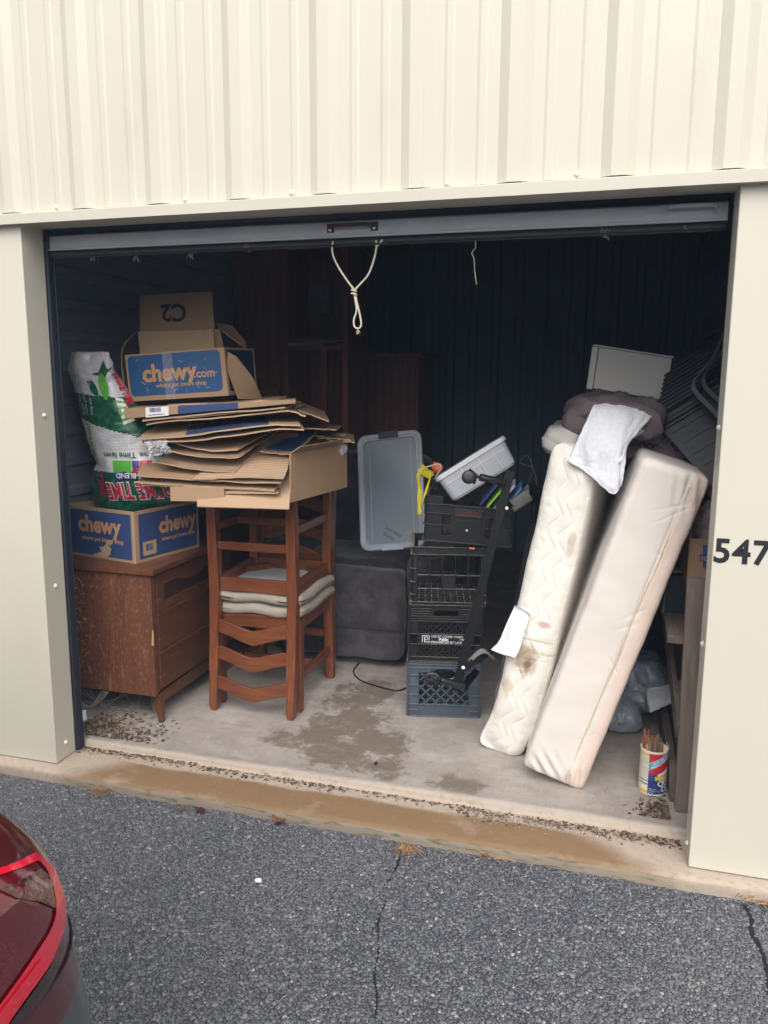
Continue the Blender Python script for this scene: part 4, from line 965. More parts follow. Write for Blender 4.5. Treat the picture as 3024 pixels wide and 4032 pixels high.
for x in (1.14, .40):
    mb = MB(); mb.hexa([(x-.014,1.44,.0222),(x+.014,1.44,.0222),(x+.014,1.47,.0222),(x-.014,1.47,.0222),(x-.022,1.43,.085),(x+.022,1.43,.085),(x+.022,1.48,.085),(x-.022,1.48,.085)]); obj('foot', mb, FOOT, rc, bevel=.002)
    mb = MB(); mb.hexa([(x-.014,2.2,.0222),(x+.014,2.2,.0222),(x+.014,2.23,.0222),(x-.014,2.23,.0222),(x-.022,2.19,.085),(x+.022,2.19,.085),(x+.022,2.24,.085),(x-.022,2.24,.085)]); obj('foot', mb, FOOT, rc, bevel=.002)
# cable on the floor
CABLE = simple('black_cable', (.012,.012,.014), .45)
mb = MB(); mb.tube(bez([(0.857, 1.407, 0.030), (0.864, 1.288, 0.026), (0.929, 1.184, 0.026), (1.020, 1.133, 0.026), (1.101, 1.106, 0.026), (1.164, 1.100, 0.026), (1.205, 1.163, 0.026), (1.27,1.20,.026), (1.36,1.34,.026)], 7), .0042, 8)
tag(obj('power_cable', mb, CABLE, smooth=True), 'thin black cable curling over the floor from the recliner', 'cable')

# ------------------------------------------------------------------ clear bin lid leaning on the recliner
def m_clear(name, col, a, rough=.3):
    t = NT(name); n = t.noise(4, detail=4); n2 = t.noise(60)
    return t.set(t.mix(n, tuple(k*.85 for k in col), col), rough, n2, .1, .001, Alpha=a, Specular__IOR__Level=.6)
LIDM = m_clear('cloudy_clear_plastic', (.36,.42,.50), .62, .28)
LIDR = m_clear('cloudy_clear_rim', (.50,.56,.64), .72, .25)
LIDG = simple('grey_latch_plastic', (.022,.026,.032), .45)
bl, br, tr, tl = (Vector(q) for q in ((0.900, 1.360, 0.669), (1.224, 1.360, 0.716), (1.123, 1.560, 1.299), (0.750, 1.560, 1.257)))
Ml = frame((bl+br)/2, br-bl, (tl+tr)/2-(bl+br)/2); Lw = ((br-bl).length+(tr-tl).length)/2+.01; Lh = ((tl+tr)/2-(bl+br)/2).length
def rrect(w_, h_, r, n=7):
    P = []
    for cx, cy, a0 in ((w_/2-r, h_/2-r, 0), (-w_/2+r, h_/2-r, 90), (-w_/2+r, -h_/2+r, 180), (w_/2-r, -h_/2+r, 270)):
        for k in range(n): a = R(a0+90*k/(n-1)); P.append((cx+r*math.cos(a), cy+r*math.sin(a)))
    return P
def dish(mb, M, rings, cap=True):
    """rings: (w,h,r,z) rounded rectangles lofted in order; last one filled"""
    o = len(mb.v); n = None
    for w_, h_, r, z in rings:
        P = rrect(w_, h_, r); n = len(P); mb.v += [tuple(M @ Vector((x, y, z))) for x, y in P]
    m = len(rings); f = [(o+i*n+k, o+i*n+(k+1) % n, o+(i+1)*n+(k+1) % n, o+(i+1)*n+k) for i in range(m-1) for k in range(n)]
    if cap: f.append(tuple(o+(m-1)*n+k for k in range(n)))
    mb.f += f; mb.mi += [0]*len(f); return mb
Mlc = Ml @ Matrix.Translation((0, Lh/2, 0))
ld = thing('bin_lid', 'cloudy clear plastic bin lid leaning upright on the recliner', 'lid', (bl+br)/2)
mb = MB(); dish(mb, Mlc, [(Lw-.066,Lh-.066,.035,.006), (Lw-.070,Lh-.070,.033,-.002), (Lw-.074,Lh-.074,.03,-.0025)]); obj('panel', mb, LIDM, ld, smooth=False)
mb = MB(); dish(mb, Mlc, [(Lw-.004,Lh-.004,.05,-.016), (Lw,Lh,.052,-.014), (Lw,Lh,.052,.012), (Lw-.008,Lh-.008,.05,.016), (Lw-.040,Lh-.040,.04,.016), (Lw-.046,Lh-.046,.038,.006), (Lw-.058,Lh-.058,.036,.006), (Lw-.062,Lh-.062,.035,.010), (Lw-.066,Lh-.066,.035,.0062)], False); obj('rim', mb, LIDR, ld, smooth=True)
mb = MB(); mb.box(-.055, .055, Lh/2-.030, Lh/2+.008, .0, .022, Mlc); obj('latch', mb, LIDG, ld, bevel=.005)
mb = MB(); mb.box(-.06, .06, -Lh/2-.006, -Lh/2+.026, .0, .0205, Mlc); obj('latch', mb, LIDR, ld, bevel=.005)
for xs_ in (-.115, .115): mb = MB(); mb.box(xs_-.0018, xs_+.0018, -Lh/2+.06, Lh/2-.07, -.0015, .0015, Mlc); obj('panel_rib', mb, LIDR, ld)
letters('embossed_print', 'KEEP OUT OF REACH\nOF CHILDREN', lambda a, b: Mlc @ Vector((-.118-b*.9+.02, -.03+a, .0018)) if False else Mlc @ Vector((-.105-b, -.035+a*.9, .0022)), LIDR, ld, .0095)
letters('handwriting', 'Summer\nshirts', lambda a, b: Mlc @ Vector((-.045+a*.7+b*.3, -.20+b*.9-a*.5, .0022)), simple('faded_marker', (.05,.055,.07), .5), ld, .038)

# ------------------------------------------------------------------ stacked crates
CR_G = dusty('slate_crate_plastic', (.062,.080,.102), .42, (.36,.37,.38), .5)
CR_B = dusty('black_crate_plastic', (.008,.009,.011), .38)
CR_B2 = dusty('dusty_toplit_crate_plastic', (.009,.0095,.011), .42, (.36,.32,.27), .9)
LAB = simple('white_crate_lettering', (.62,.62,.64), .5, .1, 20)
def lattice(mb, x0, x1, z0, z1, y, M, pitch=.034, w_=.0042, d_=.010):
    """diagonal bars clipped to the rectangle"""
    h = z1-z0; k = x0-h
    def seg(a, b):
        (xa, za), (xb, zb) = a, b
        d2 = Vector((xb-xa, 0, zb-za)); 
        if d2.length < .006: return
        n2 = Vector((-d2.z, 0, d2.x)).normalized()*w_/2
        P = []
        for yy in (y, y+d_):
            for q in (Vector((xa,yy,za))-n2, Vector((xb,yy,zb))-n2, Vector((xb,yy,zb))+n2, Vector((xa,yy,za))+n2): P.append(M @ q)
        mb.hexa(P)
    k = x0-h
    while k < x1:
        a, b = max(k, x0), min(k+h, x1)
        if b > a:
            seg((a, z0+(a-k)), (b, z0+(b-k))); seg((a, z1-(a-k)), (b, z1-(b-k)))
        k += pitch
def crate(name, label, M, L, Dp, Ht, mat, style):
    t = thing(name, label, 'crate', M.translation, group='stacked milk crates')
    T = .008
    def side_frames():
        for q in range(4):
            ang = q*math.pi/2; w_ = L if q % 2 == 0 else Dp; dd = Dp if q % 2 == 0 else L
            yield q, M @ Matrix.Translation((L/2, Dp/2, 0)) @ Matrix.Rotation(ang, 4, 'Z') @ Matrix.Translation((-w_/2, -dd/2, 0)), w_
    # floor grid
    mb = MB(); k = .03
    while k < L-.02: mb.box(k, k+.004, .006, Dp-.006, .004, .012, M); k += .03
    k = .03
    while k < Dp-.02: mb.box(.006, L-.006, k, k+.004, .0045, .0115, M); k += .03
    o = obj('base_grid', mb, mat, t); o['kind'] = 'stuff'
    for q, m, w_ in side_frames():
        back = q != 0
        if style == 'slate':
            mb = MB(); mb.box(.0, w_, 0, T, 0, .058, m); mb.box(0, .048, 0, T, .058, Ht-.03, m); mb.box(w_-.048, w_, 0, T, .058, Ht-.03, m); mb.box(0, w_, -.001, T+.002, Ht-.03, Ht, m)
            zz = (.0, .030, .058, .105, .152, .20, Ht-.03, Ht-.014, Ht-.003)
            for z in zz: mb.box(0, .046, -.008, 0, z, z+.003, m); mb.box(w_-.046, w_, -.008, 0, z, z+.003, m)
            for z in (0, .058, Ht-.03, Ht-.014, Ht-.003): mb.box(.046, w_-.046, -.008, 0, z, z+.003, m)
            for x in (0, .046, w_-.049, w_-.003): mb.box(x, x+.003, -.008, 0, 0, Ht, m)
            hx0, hx1 = w_*.32, w_*.68
            # handle surround
            hs_ = []
            mb.box(.048, hx0, 0, T, Ht-.050, Ht-.03, m); mb.box(hx1, w_-.048, 0, T, Ht-.050, Ht-.03, m)
            P = [Vector(((hx0+hx1)/2 + (hx1-hx0)/2*math.cos(a)*1.0, .003, Ht-.058 + .029*math.sin(a))) for a in np.linspace(0, 2*math.pi, 28, endpoint=False)]
            mb.tube([m @ p for p in P], .0045, 6, True)
            obj('side_frame', mb, mat, t)
            mb = MB(); lattice(mb, .048, w_-.048, .060, Ht-.092, .0, m, .046, .0055); lattice(mb, .048, hx0-.004, Ht-.092, Ht-.052, .0, m, .046, .0055); lattice(mb, hx1+.004, w_-.048, Ht-.092, Ht-.052, .0, m, .046, .0055)
            o = obj('lattice', mb, mat, t); o['kind'] = 'stuff'
        elif style == 'lettered':
            mb = MB(); mb.box(0, w_, 0, T, 0, .022, m); mb.box(0, w_, 0, T, .082, .132, m)
            mb.box(0, .035, 0, T, .022, Ht-.075, m); mb.box(w_-.035, w_, 0, T, .022, Ht-.075, m)
            hx0, hx1 = w_*.33, w_*.67
            mb.box(0, hx0, 0, T, Ht-.075, Ht, m); mb.box(hx1, w_, 0, T, Ht-.075, Ht, m); mb.box(hx0, hx1, 0, T, Ht-.022, Ht, m)
            for k in range(7): 
                z = Ht-.075+.0118*k
                if z < Ht-.05: mb.box(0, w_, -.006, -.0005, z, z+.0028, m)
                else: mb.box(0, hx0-.01, -.006, -.0005, z, z+.0028, m); mb.box(hx1+.01, w_, -.006, -.0005, z, z+.0028, m)
            mb.box(hx0, hx1, 0, T, Ht-.075, Ht-.055, m)
            for z in (0, .020, .082, .130): mb.box(0, w_, -.007, -.0005, z, z+.003, m)
            for x in (0, .033, w_-.036, w_-.003): mb.box(x, x+.003, -.0072, -.0002, 0, Ht, m)
            for s_ in (0, 1):
                xa = hx0-.012 if s_ == 0 else hx1+.012; xb = xa + (-.055 if s_ == 0 else .055)
                mb.beam(m @ Vector((xa, -.004, Ht-.012)), m @ Vector((xb, -.004, .135)), .007, .004)
            obj('side_frame', mb, mat, t)
            mb = MB(); lattice(mb, .036, w_-.036, .134, Ht-.077, .001, m, .028, .0042); lattice(mb, .036, w_-.036, .024, .081, .001, m, .028, .0042)
            o = obj('lattice', mb, mat, t); o['kind'] = 'stuff'
            if q == 0:
                LF = lambda x, z: m @ Vector((x, -.0012, z))
                sg = [letters('lettering', 'USE BY OTHER THAN', lambda a, b: LF(.098+a, .1165+b), LAB, t, .0148, .0003), letters('lettering', 'Publix', lambda a, b: LF(.133+a, .1020+b), LAB, t, .0175, .0011),
                      letters('lettering', 'PROHIBITED BY LAW', lambda a, b: LF(.098+a, .0885+b), LAB, t, .0148, .0003), letters('lettering', '7-97', lambda a, b: LF(.226+a, .1040+b), LAB, t, .0125, .0003)]
                mb = MB(); 
                for a_, b_, c_, d_ in ((.056,.090,.1225,.1255), (.056,.059,.092,.1255), (.087,.090,.101,.1255), (.066,.070,.092,.1195)): mb.box(a_, b_, -.0016, -.001, c_, d_, m)
                mb.tube([m @ Vector((.0745+.0075*math.cos(a), -.0013, .1115+.0075*math.sin(a))) for a in np.linspace(0, 2*math.pi, 18, endpoint=False)], .0017, 5, True)
                o = obj('crate_logo', mb, LAB, t); o['kind'] = 'stuff'
                letters('lettering', 'Publix', lambda a, b: LF(.072+a, .0915+b), LAB, t, .0085, .0004)
        elif style == 'open':
            mb = MB(); mb.box(0, w_, 0, T, Ht-.034, Ht, m); mb.box(0, w_, 0, T, 0, .016, m); mb.box(0, .02, 0, T, .016, Ht-.034, m); mb.box(w_-.02, w_, 0, T, .016, Ht-.034, m)
            for z in (0, .014, Ht-.036, Ht-.003): mb.box(-.002, w_+.002, -.008, -.0003, z, z+.0035, m)
            zs_ = (.076, .140)
            for z in zs_: mb.box(.02, w_-.02, -.006, T, z, z+.004, m)
            for k in range(6): x = .02+(w_-.043)*k/5; mb.box(x, x+.0036, -.005, T-.001, .016, Ht-.034, m)
            for z in (.05, .108, .17): mb.box(0, .018, -.008, -.0003, z, z+.003, m); mb.box(w_-.018, w_, -.008, -.0003, z, z+.003, m)
            obj('side_frame', mb, mat, t)
            mb = MB(); wc = (w_-.043)/5
            for k in range(5):
                for z in (.080, .144):
                    for s_ in (0, 1):
                        x = .0236+wc*k + (0 if s_ == 0 else wc-.0036); dx = .011 if s_ == 0 else -.011
                        mb.prism([(x, z), (x+dx, z), (x+dx*.35, z+.0042), (x, z+.012)] if s_ == 0 else [(x, z), (x, z+.012), (x+dx*.35, z+.0042), (x+dx, z)], lambda a, b: m @ Vector((a, .0, b)), lambda a, b: m @ Vector((a, T-.002, b)))
            mb.box(.0236+2*wc, .0236+3*wc-.004, .0005, T-.001, .076, .1399, m) if q == 0 else None
            lattice(mb, .03, w_-.03, .018, .075, .0015, m, .05, .0035, .004)
            o = obj('lattice', mb, mat, t); o['kind'] = 'stuff'
        else:
            # solid crate with a dropped front, slots and a grip
            top = Ht-.035 if q == 0 else Ht
            mb = MB(); mb.box(0, w_, 0, T, 0, .030, m); 
            mb.box(0, .075, 0, T, .03, top+(.035 if q == 0 else 0), m); mb.box(w_-.075, w_, 0, T, .03, top+(.035 if q == 0 else 0), m); mb.box(.115, w_-.115, 0, T, .03, .128, m)
            mb.box(.075, w_-.075, 0, T, .150, top, m); mb.box(.075, .135, 0, T, .128, .150, m); mb.box(w_-.135, w_-.075, 0, T, .128, .150, m)
            for k in range(4): mb.box(.075+.010*k, .079+.010*k, 0, T, .03, .128, m); mb.box(w_-.079-.010*k, w_-.075-.010*k, 0, T, .03, .128, m)
            for z in (0, .074, .126, top-.004): mb.box(0, .114 if z not in (0,) else w_, -.008, -.0003, z, z+.0035, m); mb.box(w_-.114, w_, -.008, -.0003, z+.00005, z+.0034, m) if z else None
            mb.box(.075, w_-.075, -.008, -.0003, top-.0041, top-.0003, m); mb.box(.13, w_-.13, -.010, -.0003, .150, .154, m); mb.box(.13, w_-.13, -.010, -.0003, .122, .126, m)
            if q == 0: mb.box(.15, .235, -.003, -.0002, .045, .105, m)
            obj('side_frame', mb, mat, t)
            if q == 0:
                mb = MB(); mb.lathe([(0,0),(.005,0),(.004,.001),(0,.001)], m @ Vector((.19,-.003,.062)), 8, m.to_3x3() @ Vector((0,-1,0)), caps=False); obj('price_dot', mb, LAB, t)
                letters('embossed_mark', 'ZMI', lambda a, b: m @ Vector((.295+a, -.0012, .135+b)), CR_B, t, .022)
    if style == 'solid':
        # raised back basket rim seen over the dropped front
        mb = MB(); mb.box(.01, L-.01, Dp-.012, Dp-.004, Ht+.001, Ht+.030, M); mb.box(-.004, L+.004, Dp-.020, Dp+.004, Ht+.0302, Ht+.036, M); mb.box(-.004, L+.004, Dp-.018, Dp+.004, Ht-.012, Ht-.007, M); obj('back_rim', mb, mat, t)
    return t
yaw = math.atan2(.071, .322)
def cm(x, y, z, dyaw=0, tilt=0): return Matrix.Translation((x, y, z)) @ Matrix.Rotation(yaw+dyaw, 4, 'Z') @ Matrix.Rotation(tilt, 4, 'Y')
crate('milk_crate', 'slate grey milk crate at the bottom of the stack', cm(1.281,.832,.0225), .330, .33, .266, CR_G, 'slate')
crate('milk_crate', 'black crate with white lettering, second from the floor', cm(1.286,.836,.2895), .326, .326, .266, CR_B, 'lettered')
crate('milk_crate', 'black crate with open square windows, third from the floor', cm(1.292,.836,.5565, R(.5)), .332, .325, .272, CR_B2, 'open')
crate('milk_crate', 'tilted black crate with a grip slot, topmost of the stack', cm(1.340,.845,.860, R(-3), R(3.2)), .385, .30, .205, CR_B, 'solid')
mb = MB(); mb.box(1.545, 1.570, .868, .874, .8285, .836); tag(obj('orange_clip', mb, simple('orange_plastic', (.62,.20,.04), .4), bevel=.001), 'tiny orange clip on the rim of the open-window crate', 'clip')

# things in the top crate
TUBM = m_clear('grey_translucent_tub', (.52,.55,.60), .93, .35)
TUBR = simple('white_tub_rim', (.66,.67,.72), .4, .08, 10)
o0, o1 = Vector((1.370, 0.930, 1.131)), Vector((1.664, 1.020, 1.327)); xd = (o1-o0); Lt_ = xd.length
zd = Vector((1.720, 1.020, 1.199))-o1; zd = zd - xd.normalized()*zd.dot(xd.normalized()); dep = zd.length
Mt2 = frame(o0, xd, xd.cross(zd))    # x along rim, y = into the crate, z = body direction (sign fixed below)
if (Mt2.to_3x3() @ Vector((0,0,1))).dot(zd) < 0: Mt2 = frame(o0, xd, -xd.cross(zd))
yv = Mt2.to_3x3() @ Vector((0,1,0)); sy = 1 if yv.y > 0 else -1
Mt3 = Mt2 @ Matrix.Translation((Lt_/2, sy*.10, 0))
tu = thing('plastic_tub', 'grey translucent tub lying tipped in the top crate', 'tub', o0)
mb = MB(); dish(mb, Mt3, [(Lt_-.012,.20,.03,.004), (Lt_-.03,.18,.03,dep*.92), (Lt_-.045,.165,.03,dep)]); obj('body', mb, TUBM, tu, smooth=False)
mb = MB(); dish(mb, Mt3, [(Lt_-.02,.19,.03,.0), (Lt_,.212,.034,.0), (Lt_+.004,.216,.035,.004), (Lt_+.004,.216,.035,.020), (Lt_-.008,.204,.03,.022)], False); obj('rim', mb, TUBR, tu, smooth=False)
for x in (-.06, .03, .10): mb = MB(); mb.box(x-.002, x+.002, -sy*.1005-.0015, -sy*.1005+.0015, .022, dep*.9, Mt3); obj('rib', mb, TUBR, tu)
mb = MB(); mb.box(-Lt_*.42, Lt_*.42, -sy*.0985-.0015, -sy*.0985+.0015, .050, .054, Mt3); obj('rib', mb, TUBR, tu)
cols = ((.05,.06,.20), (.30,.62,.06), (.45,.48,.60), (.10,.22,.42), (.30,.42,.50))
for k, c_ in enumerate(cols):
    a, b = Vector((1.640, 1.000, 1.096)), Vector((1.762, 1.000, 1.053)); p = a.lerp(b, k/4.0+.02); 
    m = Matrix.Translation(p+Vector((-.015,0,.0))) @ Matrix.Rotation(R(38),4,'Y') @ Matrix.Rotation(R(8),4,'Z')
    mb = MB(); mb.box(-.0045, .0045, -.06, .08, -.09, .055, m)
    tag(obj('disc_case', mb, simple('disc_case_%d' % k, c_, .3), bevel=.001), ('navy disc case first from the left in the top crate', 'lime green disc case second from the left in the top crate', 'pale lilac disc case in the middle of the leaning cases', 'mid blue disc case fourth in the top crate', 'grey-blue disc case nearest the mattress in the top crate')[k], 'disc case', 'disc cases in the top crate')
YEL = simple('yellow_ribbon', (.50,.42,.012), .5, .15, 30)
mb = MB()
def ribbon(mb, pts, wd, n=6):
    C = bez(pts, n); P = []
    for i, p in enumerate(C):
        a = wd*(.8+.2*math.sin(i*.7)); tw = .5*math.sin(i*.35); d_ = Vector((math.cos(tw), math.sin(tw), .25)).normalized()
        P.append([p-d_*a/2, p, p+d_*a/2])
    mb.grid(np.array(P), .0008)
ribbon(mb, [(1.368, 0.900, 1.159), (1.334, 0.860, 1.177), (1.314, 0.840, 1.152), (1.324, 0.830, 1.087), (1.323, 0.830, 1.020), (1.325, 0.830, 0.979)], .022)
yr = thing('yellow_ribbon', 'yellow ribbon hanging over the side of the top crate', 'ribbon', Vector((1.325, 0.830, 0.979)))
obj('ribbon', mb, YEL, yr)
mb = MB(); ribbon(mb, [(1.322, 0.840, 1.013), (1.341, 0.840, 1.055), (1.356, 0.860, 1.116), (1.362, 0.880, 1.155)], .014); obj('ribbon_tail', mb, YEL, yr)
mb = MB(); mb.add([(1.312, 0.840, 1.164), (1.374, 0.900, 1.151), (1.328, 0.860, 1.204), (1.351, 0.880, 1.136)], [(0,1,2),(0,3,1)]); obj('ribbon_loop', mb, YEL, yr)
mb = MB(); mb.tube(bez([(1.368, 0.950, 1.137), (1.397, 0.930, 1.178), (1.390, 0.920, 1.198), (1.351, 0.880, 1.190), (1.315, 0.860, 1.178), (1.309, 0.860, 1.162), (1.326, 0.870, 1.144)], 7), .003, 7)
tag(obj('cream_cord', mb, simple('cream_cord', (.55,.52,.44), .7), smooth=True), 'cream cord looping above the yellow ribbon', 'cord')
mb = MB(); mb.rbox((.05,.04,.04), .012, (3,3,3), Matrix.Translation(Vector((1.371, 0.980, 1.176))) @ Matrix.Rotation(.5,4,'Y'), lambda P, n_: P+n_*(.006*nzv(P,40))[:,None]); tag(obj('orange_toy', mb, simple('orange_rubber', (.62,.10,.02), .5), smooth=True), 'small orange object beside the tipped tub', 'toy')
mb = MB(); mb.rbox((.24,.18,.10), .03, (6,6,4), cm(1.41,.91,.873, 0, R(3)) @ Matrix.Translation((.12,.09,.051)), lambda P, n_: P+n_*(.018*nzv(P,14))[:,None]); tag(obj('cloth_bundle', mb, simple('dull_red_cloth', (.16,.07,.07), .9, .6, 18), smooth=True), 'dull reddish cloth bundle showing through the top crate', 'cloth')

# ------------------------------------------------------------------ folded bed frame leaning on the crates
IRON = simple('black_bed_iron', (.003,.0033,.004), .55, .3, 25, .25, .001, Specular__IOR__Level=.25)
CAST = simple('black_caster_plastic', (.011,.012,.013), .4, .2, 20)
BRUSH = simple('scuffed_grey_plastic', (.085,.085,.08), .6, .4, 30, .5)
bf = thing('bed_frame', 'folded black metal bed frame with casters leaning on the crates', 'bed frame', (1.70, .95, .022))
def angle_rail(a, b, w_, nrm):
    a, b = Vector(a), Vector(b); d_ = (b-a).normalized(); n_ = Vector(nrm); n_ = (n_-d_*n_.dot(d_)).normalized(); s_ = d_.cross(n_)
    mb = MB(); mb.beam(a, b, w_, .003, n_); mb.beam(a + s_*(w_/2+.0016) + n_*w_/2.2, b + s_*(w_/2+.0016) + n_*w_/2.2, .003, w_*.95, n_); return mb
r0, r1 = Vector((1.549, 0.600, 0.265)), Vector((1.736, 0.720, 1.202))
obj('side_rail', angle_rail(r0, r1, .034, (0,1,.1)), IRON, bf)
obj('side_rail', angle_rail((1.74,.98,.0245), (1.838, 1.120, 1.067), .036, (0,1,.1)), IRON, bf)
obj('side_rail', angle_rail((1.720, 0.860, 0.236), (1.810, 1.020, 0.935), .030, (0,1,.1)), IRON, bf)
for a, b, wd, nm in (((1.569, 0.610, 0.359), (1.678, 0.740, 0.414), .030, (0,-1,.2)), ((1.678, 0.740, 0.414), (1.764, 0.980, 0.353), .026, (0,-1,.2)), ((1.720, 0.720, 1.061), (1.868, 1.120, 1.038), .030, (0,-1,.4)), ((1.753, 1.080, 1.090), (1.876, 1.120, 1.047), .05, (0,-1,.1)), ((1.580, 0.602, 0.284), (1.606, 0.800, 0.293), .03, (0,-1,.2))):
    mb = MB(); mb.beam(a, b, wd, .004, nm); obj('cross_arm', mb, IRON, bf)
def caster(a, b, wc, spoked):
    a, b, wc = Vector(a), Vector(b), Vector(wc)
    mb = MB(); d_ = (b-a); mb.lathe([(.0,0),(.0145,0),(.0155,.003),(.0155,d_.length-.003),(.0145,d_.length),(0,d_.length)], a, 16, d_, caps=False); st = obj('leg_socket', mb, CAST, bf, smooth=True)
    mb = MB(); mb.tube([b, wc], .005, 8); obj('stem', mb, IRON, bf)
    mb = MB(); ax = Vector((.25,-1,.15)); c_ = wc - ax.normalized()*.010
    if spoked:
        mb.lathe([(.0235,0),(.028,.002),(.028,.018),(.0235,.020)], c_, 26, ax, caps=False); mb.lathe([(.0235,.020),(.0235,0)], c_, 26, ax, caps=False)
        u = ax.cross(Vector((0,0,1))).normalized(); v = ax.normalized().cross(u)
        for k in range(8): an = k*math.pi/4; mb.beam(c_+ax.normalized()*.011, c_+ax.normalized()*.011+(u*math.cos(an)+v*math.sin(an))*.024, .004, .010, ax)
        mb.lathe([(0,.022),(.008,.022),(.008,0),(0,0)], c_, 14, ax, caps=False)
    else: mb.lathe([(0,0),(.026,0),(.0285,.003),(.0285,.017),(.026,.020),(.010,.0215),(0,.0215)], c_, 28, ax, caps=False)
    obj('caster_wheel', mb, CAST, bf, smooth=not spoked)
    mb = MB(); mb.tube([wc+Vector((.0, .012, .03)), wc+Vector((.032,.010,.008)), wc+Vector((.02,.010,-.028))], .006, 8); obj('caster_fork', mb, CAST, bf, smooth=True)
caster((1.713, 0.690, 1.156), (1.621, 0.640, 1.181), (1.578, 0.620, 1.182), False)
caster((1.584, 0.600, 0.290), (1.491, 0.545, 0.331), (1.459, 0.520, 0.341), True)
mb = MB(); m = Matrix.Translation(Vector((1.768, 0.800, 1.066))) @ Matrix.Rotation(R(-35),4,'Y') @ Matrix.Rotation(R(20),4,'Z'); mb.rbox((.10,.05,.055), .010, (3,2,2), m); obj('rubber_foot', mb, BRUSH, bf, smooth=True)
for p_ in ((1.581, 0.585, 0.381), (1.726, 0.705, 1.048)):
    mb = MB(); mb.lathe([(0,0),(.008,0),(.008,.004),(.004,.007),(0,.007)], p_, 10, (0,-1,0), caps=False); obj('rivet', mb, SCREW, bf, smooth=True)
mb = MB(); P = interp_grid([[(1.587, 0.660, 0.390), (1.639, 0.700, 0.430), (1.684, 0.740, 0.387)], [(1.581, 0.650, 0.362), (1.647, 0.680, 0.417), (1.692, 0.730, 0.377)]], 8, 14); mb.grid(P, .003); tag(obj('grey_strap', mb, simple('grey_webbing', (.20,.19,.175), .9)), 'frayed grey strap looped on the bed frame near the floor', 'strap')
mb = MB(); mb.tube(bez([(1.746, 1.150, 1.063), (1.781, 1.200, 1.146), (1.754, 1.220, 1.220), (1.719, 1.200, 1.188), (1.782, 1.180, 1.166), (1.809, 1.150, 1.088)], 8), .0028, 6); tag(obj('dark_wire', mb, simple('dark_grey_wire', (.06,.065,.075), .5), smooth=True), 'loop of dark wire behind the bed frame', 'wire')

# ------------------------------------------------------------------ mattress and box spring leaning right
def m_ticking(name, base, spots, pink=None):
    t = NT(name); n1 = t.noise(5, detail=5); n2 = t.noise(500, detail=2); n3 = t.noise(22, detail=5, rough=.7)
    c = t.mix(n1, tuple(k*.92 for k in base), tuple(min(1, k*1.05) for k in base))
    x = t.n('ShaderNodeSeparateXYZ', Vector=t.obj); X, Y, Z = x.outputs
    if pink is not None:
        x0, sl, pc = pink
        c = t.mix(t.math('MULTIPLY', t.smooth(t.math('ADD', X, t.math('MULTIPLY', t.math('SUBTRACT', n1, .5), .10)), x0, x0+.03), .75), c, pc)
    for (sx, sz, rx, rz_, col, amt) in spots:
        dx = t.math('DIVIDE', t.math('SUBTRACT', X, sx), rx); dz = t.math('DIVIDE', t.math('SUBTRACT', Z, sz), rz_)
        d2 = t.math('ADD', t.math('MULTIPLY', dx, dx), t.math('MULTIPLY', dz, dz))
        m = t.smooth(t.math('ADD', d2, t.math('MULTIPLY', t.math('SUBTRACT', n3, .5), 2.6)), 1.25, .15)
        c = t.mix(t.math('MULTIPLY', m, amt), c, col)
    return t.set(c, .9, n2, .25, .001, Sheen__Weight=.1)
HM = 1.33
def zig(z, k):
    f = (z*7.6 + k*.37) % 1.0; tri = 4*abs(f-.5)-1
    s_ = tri*(1.0-.25*tri*tri); return -.073 + .049*k + .026*s_ + .004*math.sin(z*31+k)
def mat_disp(P, n_):
    P = P.copy(); fr = np.clip(-n_[:,1], 0, 1)
    zz = P[:,2]; d = np.full(len(P), 1.0)
    for k in range(4):
        f = (zz*7.2 + k*.13) % 1.0; tri = 4*np.abs(f-.5)-1; xk = -.073+.049*k+.026*tri*(1-.25*tri**2)+.004*np.sin(zz*31+k)
        d = np.minimum(d, np.abs(P[:,0]-xk))
    for zc, dp_ in ((-HM/2+.545, 1.0), (-HM/2+.455, .5)):
        d = np.where(np.abs(zz-zc-.12*P[:,0]) < d, np.minimum(d, np.abs(zz-zc-.12*P[:,0])/dp_), d)
    P[:,1] += fr*(.0020*np.exp(-(d/.0028)**2) - .0024*np.minimum(d/.02, 1)**.6) + fr*.0022*np.cos(P[:,0]*390)*(P[:,0] > .052)
    P[:,1] += fr*(.010*nzv(P, 5, 2) + .004*np.abs(np.sin(P[:,0]*55))*np.exp(-((np.abs(P[:,0])-.09)/.02)**2))
    b = np.clip(1-(zz+HM/2)/.30, 0, 1)**2
    P[:,0] += -.045*b + .006*nzv(P, 4, 9); P[:,1] += .05*b*np.clip(-P[:,0]/.1, 0, 1)*fr + .018*b*fr
    tb_ = np.clip((zz-HM/2+.14)/.14, 0, 1)**2; P[:,1] += fr*.035*tb_ + fr*.012*tb_*np.sin(P[:,0]*70+P[:,2]*20)
    return P
TICK = m_ticking('cream_quilted_ticking', (.79,.76,.69), [(-.01,-.215,.050,.075,(.30,.20,.10),.75), (.0,-.235,.018,.03,(.16,.11,.07),.8), (.03,-.05,.03,.014,(.48,.20,.15),.55), (.06,.30,.016,.06,(.45,.35,.22),.5), (-.06,-.36,.03,.05,(.50,.38,.18),.5), (.04,-.17,.10,.007,(.50,.42,.22),.5)])
Mm = Matrix.Translation((1.772,.548,-.004)) @ Matrix.Rotation(R(-6),4,'Z') @ Matrix.Rotation(R(10),4,'Y') @ Matrix.Translation((0,.93,HM/2+.018))
mt = thing('mattress', 'cream quilted mattress standing on its side and leaning right', 'mattress', (1.77,.6,.022))
